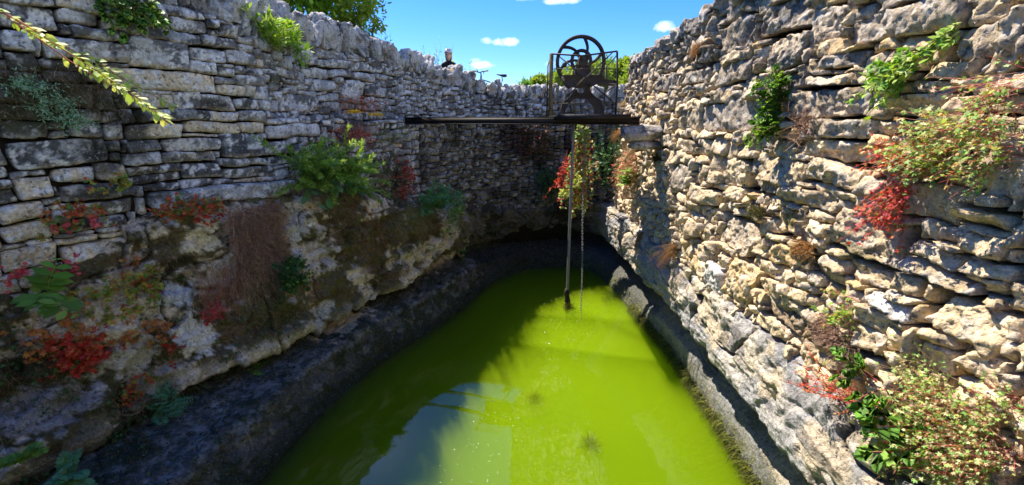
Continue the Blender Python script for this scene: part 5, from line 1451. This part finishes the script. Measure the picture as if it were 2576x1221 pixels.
# weed heaps in the water at the foot of the pipe
for k, (x_, y_, rr, lab) in enumerate([(px + .02, 7.62, .22, "mossy brown weed heap floating round the foot of the pipe"), (.30, 5.05, .55, "sunken dark weed bank under the surface in the middle of the water"), (.92, 4.2, .42, "sunken yellowish weed heap nearer the photographer, right of the sky reflection")]):
    root = np.array((x_, y_, ZW - (.01 if k == 0 else .22)))
    plant("water_weed", lab, "water weed", root, Zu, [dict(n=160, dir=Zu * .6, spread=.9, L=.16, droop=.9, r=.003, scol='algae', rootr=(rr * .5, 0), wig=.4, m=6), dict(n=120, dir=Zu * .6, spread=.9, L=.2, droop=.9, r=.003, scol='moss', rootr=(rr * .4, 0), wig=.4, m=6)], seed=140 + k)
# ------------------------------------------------------------------ trees beyond, person, bicycle
M_BARK = mat("bark", .95, .1, ((20, .02, .6),), (12, .5, 1.4), attr=False, col=(.12, .09, .06))
def tree_mesh(rng, h, rad, trunk_h, nleaf, lsize, pal, kind='oval', lobes=9, squash=.85, tr=.12):
    tb = MB(); top = np.array((rng.normal(0, .1), rng.normal(0, .1), h * .7))
    tb.tube([(0, 0, -.3), (.03, 0, trunk_h * .5), tuple(top * .6), tuple(top)], (tr * 1.3, tr, tr * .7, tr * .2), 8)
    cs = []
    for k in range(lobes):
        a = rng.uniform(0, 6.28); e = rng.uniform(-.5, 1.0)
        c = np.array((math.cos(a) * rad * .62 * math.sqrt(1 - min(abs(e), .95) ** 2), math.sin(a) * rad * .62 * math.sqrt(1 - min(abs(e), .95) ** 2), trunk_h + (h - trunk_h) * (.5 + .38 * e)))
        cs.append((c, rad * rng.uniform(.32, .55)))
        mid_ = np.array((0, 0, trunk_h * .8 + .25 * (c[2] - trunk_h)))
        tb.tube([mid_, mid_ * .5 + c * .5 + np.array((0, 0, .05 * h)), c], (tr * .45, tr * .3, tr * .08), 6)
    P = []; D = []
    per = nleaf // lobes
    for c, r in cs:
        nb = max(per // 14, 3)
        bc = rng.normal(size=(nb, 3)); bc /= np.linalg.norm(bc, axis=1)[:, None]; bc = c + bc * r * rng.uniform(.45, 1.1, (nb, 1)) * np.array((1, 1, squash))
        i = rng.integers(0, nb, per)
        q = bc[i] + rng.normal(0, r * .16, (per, 3)); P.append(q); D.append(q - c)
    P = np.vstack(P); D = np.vstack(D); n = len(P)
    D = D + rng.normal(0, .6, D.shape) * np.linalg.norm(D, axis=1)[:, None]
    v, F, c = put_leaves(kind, P, D, Zu + .7 * rng.normal(size=(n, 3)), rng.uniform(.6, 1.3, n) * lsize, pick(rng, pal, n, .25))
    cm_ = mesh_from("crown", v, [F], c)
    tme = mesh_from("trunk", np.vstack(tb.V), [np.vstack(tb.T), np.vstack(tb.Q)])
    return tme, cm_
def tree(label, loc, meshes, sc=1.0, rz=0.0, group=None):
    t = thing("tree", label, "tree", loc, group); t.scale = (sc, sc, sc); t.rotation_euler = (0, 0, rz)
    for nm, me, m_ in (("trunk", meshes[0], M_BARK), ("crown", meshes[1], M_LEAF)):
        o = bpy.data.objects.new(nm, me); COL.objects.link(o); o.parent = t
        if not me.materials: me.materials.append(m_)
    return t
rng = np.random.default_rng(500)
PAL['treel'] = [(.13, .30, .03), (.18, .36, .04), (.10, .22, .03), (.26, .42, .05)]
tm = tree_mesh(rng, 7.6, 2.9, 1.3, 80000, .14, 'treel', 'oval', 30)
tree("leafy green tree rising behind the left boundary wall", (-6.3, 12.3, GZ), tm)
PAL['treey'] = [(.26, .36, .04), (.20, .32, .04), (.34, .40, .06)]
tm2 = tree_mesh(rng, 3.0, .85, .5, 2600, .10, 'treey', 'oval', 8)
tree("smaller yellow-green sapling just behind the wall at the big tree's right side", (-3.55, 11.4, GZ), tm2)
# thin shrubs sticking up behind the coping
SH = [(955, 100, 9.6, .35, 'blueg', "sparse sprig poking over the coping right of the sapling"), (1085, 140, 11.2, .62, 'blueg', "thin bluish twiggy shrub left of the helmeted person"), (1122, 120, 12.2, .75, 'pale', "pale wispy shrub directly behind the helmet"), (1150, 165, 11.6, .42, 'spring', "yellowish wispy shrub right of the helmeted person"), (1105, 152, 11.4, .3, 'spring', "low yellow-green sprig left of the helmeted person"), (1172, 178, 11.4, .3, 'blueg', "thin grey-green twig between the person and the bicycle")]
for k, (u, v, yy, L_, pal, lab) in enumerate(SH):
    top = at_y(u, v, yy); root = np.array((top[0], top[1], GZ)); Lt = top[2] - GZ + .12
    plant("wispy_shrub", lab, "shrub", root, np.array((0, 0, 1.0)), [dict(n=9, dir=Zu, spread=.07, L=(Lt * .8, Lt * 1.05), droop=-.02, r=.006, scol='brown', rootr=.03, wig=.07, m=12, leaf=[dict(n=120, kind='lance', size=(.04, .09), pal=pal, t0=.6, lift=.3)])], seed=160 + k)
# wooded rise in the distance
far_tm = [tree_mesh(rng, 5.5, 2.3, 1.0, 5200, .34, 'treel', 'oval', 11, .9), tree_mesh(rng, 6.2, 2.1, 1.2, 5200, .34, 'green', 'oval', 11, 1.0), tree_mesh(rng, 5.0, 2.5, .9, 5200, .34, 'treey', 'oval', 10, .8)]
g = np.linspace(-1, 1, 40); A, B = np.meshgrid(g, g, indexing='ij')
Xh = 8 + A * 75; Yh = 62 + B * 34; Zh = GZ - .3 + 1.9 * np.maximum(1 - A ** 2, 0) * np.maximum(1 - B ** 2, 0) + .2 * vn(np.stack([Xh * .1, Yh * .1, Xh * 0], -1), 3)
ii = np.arange(1600).reshape(40, 40)
struct("hills", mesh_from("hills", np.stack([Xh, Yh, Zh], -1).reshape(-1, 3), [np.stack([ii[:-1, :-1], ii[1:, :-1], ii[1:, 1:], ii[:-1, 1:]], -1).reshape(-1, 4)], None, True), M_GROUND)
def hz_(x, y):
    a, b = (x - 8) / 75, (y - 62) / 34; return GZ - .3 + 1.9 * max(1 - a * a, 0) * max(1 - b * b, 0) - .1
TR = [(1325, 205, 46), (1345, 196, 52), (1368, 190, 48), (1392, 186, 55), (1412, 176, 50), (1436, 168, 46), (1462, 166, 54), (1484, 170, 49), (1508, 160, 45), (1532, 153, 52), (1556, 156, 47), (1580, 147, 44), (1604, 150, 50), (1640, 150, 46)]
for k, (u, v, yy) in enumerate(TR):
    p = at_y(u, v, yy); base = hz_(p[0], yy); hgt = p[2] - base
    tree("green broadleaf tree in the row crowning the distant rise behind the pump", (float(p[0]), float(yy), float(base)), far_tm[k % 3], hgt / (5.5, 6.2, 5.0)[k % 3] * .98, k * 1.3, "trees on the distant rise")

# ---- person in a bicycle helmet, seen head and shoulders over the wall
def skinned(name, joints, edges, rad, m, parent, sub=2, root=0):
    me = bpy.data.meshes.new(name); me.from_pydata(joints, edges, []); me.update()
    o = obj(name, me, m, parent)
    md = o.modifiers.new("skin", 'SKIN'); md.use_smooth_shade = True
    for i, r in enumerate(rad): me.skin_vertices[0].data[i].radius = (r, r) if np.ndim(r) == 0 else r
    me.skin_vertices[0].data[root].use_root = True
    s_ = o.modifiers.new("sub", 'SUBSURF'); s_.levels = sub; s_.render_levels = sub
    return o
M_SKIN = mat("skin", .5, .3, (), (20, .92, 1.08), attr=False, col=(.62, .36, .26))
M_CLOTH = mat("dark cycling top", .85, .15, ((60, .003, .4),), (12, .8, 1.2), attr=False, col=(.012, .013, .022))
M_HAIR = mat("dark hair", .6, .3, (), (40, .6, 1.4), attr=False, col=(.018, .012, .010))
M_HELM = mat("white helmet shell", .35, .5, (), (8, .95, 1.05), attr=False, col=(.55, .56, .62))
M_BLACK = mat("black rubber", .6, .3, (), (20, .8, 1.2), attr=False, col=(.015, .015, .018))
M_BFR = mat("bicycle frame paint", .35, .5, (), (20, .9, 1.1), attr=False, col=(.10, .16, .26))
M_GRIP = mat("pale handlebar grip", .6, .3, (), (20, .9, 1.1), attr=False, col=(.42, .42, .22))
hc = at_y(1128, 142, 11.3)                     # middle of the face
ps_ = thing("person", "person in a white vented bicycle helmet and black top looking over the boundary wall", "person", (float(hc[0]), float(hc[1]), GZ))
Hh = float(hc[2]) - GZ                          # face height above the ground
k_ = Hh / 1.52
def J(x, y, z): return (x * k_, y * k_, z * k_)
jt = [J(0, 0, .92), J(0, .01, 1.08), J(0, .01, 1.25), J(.0, .01, 1.36), J(.0, -.01, 1.43),            # pelvis .. neck
      J(.15, .02, 1.33), J(.21, .0, 1.08), J(.20, -.1, .88), J(.2, -.14, .81),                          # right arm to palm
      J(-.15, .02, 1.33), J(-.21, .0, 1.08), J(-.20, -.1, .88), J(-.2, -.14, .81),
      J(.09, .0, .86), J(.10, -.01, .48), J(.10, .02, .09), J(.10, -.13, .03),
      J(-.09, .0, .86), J(-.10, -.01, .48), J(-.10, .02, .09), J(-.10, -.13, .03)]
ed = [(0, 1), (1, 2), (2, 3), (3, 4), (3, 5), (5, 6), (6, 7), (7, 8), (3, 9), (9, 10), (10, 11), (11, 12), (0, 13), (13, 14), (14, 15), (15, 16), (0, 17), (17, 18), (18, 19), (19, 20)]
rd = [(.15, .10), (.13, .09), (.15, .10), (.09, .07), .05, .055, .042, .03, (.035, .018), .055, .042, .03, (.035, .018), .085, .055, .04, .035, .085, .055, .04, .035]
rd = [(r * k_, r * k_) if np.ndim(r) == 0 else (r[0] * k_, r[1] * k_) for r in rd]
body = skinned("body", jt, ed, rd, M_CLOTH, ps_)
for sx in (1, -1):
    fj = [J(.2 * sx, -.14, .83)]; fe = []; fr = [.014]
    for q, (dx, ln_) in enumerate([(-.027, .06), (-.009, .075), (.009, .07), (.026, .055)]):
        i = len(fj); fj += [J((.2 + dx) * sx, -.15, .79), J((.2 + dx) * sx, -.162, .79 - ln_ * .55), J((.2 + dx) * sx, -.156, .79 - ln_)]
        fe += [(0, i), (i, i + 1), (i + 1, i + 2)]; fr += [.009, .0085, .007]
    i = len(fj); fj += [J((.2 - .035) * sx, -.165, .81), J((.2 - .042) * sx, -.18, .775)]; fe += [(0, i), (i, i + 1)]; fr += [.011, .008]
    skinned("hand", fj, fe, fr, M_SKIN, ps_, 1)
def headpart(fn, name, m_, res=40):
    th, ph = np.meshgrid(np.linspace(0, 2 * np.pi, res, endpoint=False), np.linspace(0, np.pi, res // 2), indexing='ij')
    d = np.stack([np.sin(ph) * np.cos(th), np.sin(ph) * np.sin(th), np.cos(ph)], -1)
    V = fn(d); n, m2 = th.shape
    ix = np.arange(n * m2).reshape(n, m2); ix2 = np.roll(ix, -1, 0)
    Q = np.stack([ix[:, :-1], ix[:, 1:], ix2[:, 1:], ix2[:, :-1]], -1).reshape(-1, 4)
    V = V.reshape(-1, 3) * k_ + np.array((0, -.02, Hh))
    return obj(name, mesh_from(name, V, [Q], None, True), m_, ps_)
def head(d):
    V = d * np.array((.073, .092, .115))
    V[..., 0] *= 1 - .25 * sst(-.02, -.11, V[..., 2]); 
    nose = np.exp(-((d[..., 0] / .16) ** 2 + ((d[..., 2] + .12) / .22) ** 2)) * (d[..., 1] < 0)
    eye = np.exp(-(((np.abs(d[..., 0]) - .38) / .17) ** 2 + ((d[..., 2] - .12) / .13) ** 2)) * (d[..., 1] < 0)
    mo = np.exp(-((d[..., 0] / .3) ** 2 + ((d[..., 2] + .50) / .06) ** 2)) * (d[..., 1] < 0)
    ear = np.exp(-(((np.abs(d[..., 0]) - 1) / .1) ** 2 + (d[..., 2] / .25) ** 2 + (d[..., 1] / .2) ** 2))
    V[..., 1] += -.022 * nose + .010 * eye - .005 * mo; V[..., 0] += np.sign(d[..., 0]) * .014 * ear
    return V + np.array((0, 0, .01))
hd = headpart(head, "head", M_SKIN)
def eyes(sx):
    b = MB(); c = np.array((.028 * sx, -.10, .025))
    b.tube([c * k_ + np.array((0, -.012, Hh)), c * k_ + np.array((0, -.024, Hh))], (.012, .008), 8)
    o = b.build("eye", M_BLACK, hd)
for sx in (1, -1): eyes(sx)
def hair(d):
    V = d * np.array((.083, .098, .122)) + np.array((0, .02, .012))
    fr = sst(.15, -.1, d[..., 1]) * sst(.1, -.2, d[..., 2]); V = V * (1 - .35 * fr)[..., None]
    V[..., 2] = np.where((d[..., 2] < 0) & (d[..., 1] > .1), V[..., 2] * 1.5, V[..., 2]); return V
headpart(hair, "hair", M_HAIR)
def shell(d):
    rib = .004 * np.cos(np.arctan2(d[..., 0], .35 + 0 * d[..., 1]) * 12)
    V = d * (np.array((.098, .135, .105)) + rib[..., None]) + np.array((0, .0, .068))
    V[..., 2] = np.maximum(V[..., 2], .062 + .01 * (d[..., 1] > 0) - .012 * (d[..., 1])); return V
hl = headpart(shell, "helmet", M_HELM, 64)
for q in range(-2, 3):
    pts = []
    for t in np.linspace(-.85, .75, 12):
        a = t * 1.5; x_ = .034 * q * math.cos(a * .8)
        e = max(1 - (x_ / .098) ** 2 - (math.sin(a) * .9) ** 2, .02)
        pts.append((x_, .131 * math.sin(a), .072 + .105 * math.sqrt(e)))
    b = MB(); b.tube([np.array(p_) * k_ + np.array((0, -.02, Hh)) for p_ in pts], np.array([.002] + [.007] * 10 + [.002]), 6); b.build("vent", M_BLACK, hl)

# ---- bicycle behind the wall: bars and saddle show over the coping
hb = at_y(1207, 181, 11.7); sd_ = at_y(1262, 191, 11.95)
bx = thing("bicycle", "parked bicycle behind the wall with only its handlebar and saddle showing", "bicycle", (float((hb[0] + sd_[0]) / 2), 11.8, GZ))
wl = .36; F0 = np.array((hb[0] - .28, 11.62, GZ + .34)); R0 = np.array((sd_[0] + .22, 12.05, GZ + .34))
dx = (R0 - F0) / np.linalg.norm(R0 - F0)
def bchild(mb, name, m_, par=bx, smooth=True):
    mb.V = [v - np.array(bx.location) for v in mb.V]; return mb.build(name, m_, par, smooth)
for c in (F0, R0):
    b = MB(); th = np.linspace(0, 2 * np.pi, 41)
    b.tube([c + .33 * (dx * math.cos(t) + Zu * math.sin(t)) for t in th], .018, 6, cap=False); w_ = bchild(b, "wheel", M_BLACK)
    b = MB()
    for t in np.linspace(0, 2 * np.pi, 19)[:-1]: b.tube([c, c + .32 * (dx * math.cos(t) + Zu * math.sin(t))], .0015, 3, cap=False)
    bchild(b, "spokes", M_PIPE, w_)
ht = np.array((hb[0] + .03, 11.68, hb[2] - .12)); st = np.array((sd_[0] + .02, 11.93, sd_[2] - .10)); bb_ = F0 * .48 + R0 * .52 - Zu * .06
b = MB(); b.tube([ht - Zu * .06, st - Zu * .16], .016, 8); b.tube([ht - Zu * .12, bb_], .024, 8); b.tube([st, bb_], .016, 8); b.tube([st - Zu * .16, R0], .009, 6); b.tube([bb_, R0], .010, 6)
b.tube([ht - Zu * .16, F0], .014, 8); b.tube([ht + Zu * .04, ht - Zu * .17], .025, 8); bchild(b, "frame", M_BFR)
hx = np.array((.92, -.28, .0))
b = MB(); b.tube([ht + Zu * .03, ht + Zu * .09 + hx * .0], .016, 8); b.tube([np.array(hb) - hx * .20 + Zu * .035, np.array(hb) - hx * .07 - Zu * .0, np.array(hb) - Zu * .02, np.array(hb) + hx * .09 + Zu * .01, np.array(hb) + hx * .22 + Zu * .02], .014, 8)
b.tube([np.array(hb) - hx * .05, np.array(hb) - hx * .09 + Zu * .08], .010, 6); b.tube([np.array(hb) + hx * .12, np.array(hb) + hx * .1 - Zu * .05], .010, 6)
hbar = bchild(b, "handlebar", M_BLACK)
b = MB(); b.tube([np.array(hb) + hx * .12 + Zu * .012, np.array(hb) + hx * .235 + Zu * .02], .020, 8); bchild(b, "grip", M_GRIP, hbar)
b = MB(); b.tube([np.array(hb) - hx * .205 + Zu * .036, np.array(hb) - hx * .12 + Zu * .015], .020, 8); bchild(b, "grip", M_GRIP, hbar)
s0_ = np.array(sd_); b = MB(); b.tube([s0_ + np.array((-.13, -.02, .03)), s0_ + np.array((-.04, 0, .015)), s0_ + np.array((.06, .01, .0)), s0_ + np.array((.13, .02, .005))], (.012, .02, .04, .03), 8)
b.tube([s0_, st], .012, 6); bchild(b, "saddle", M_BLACK)
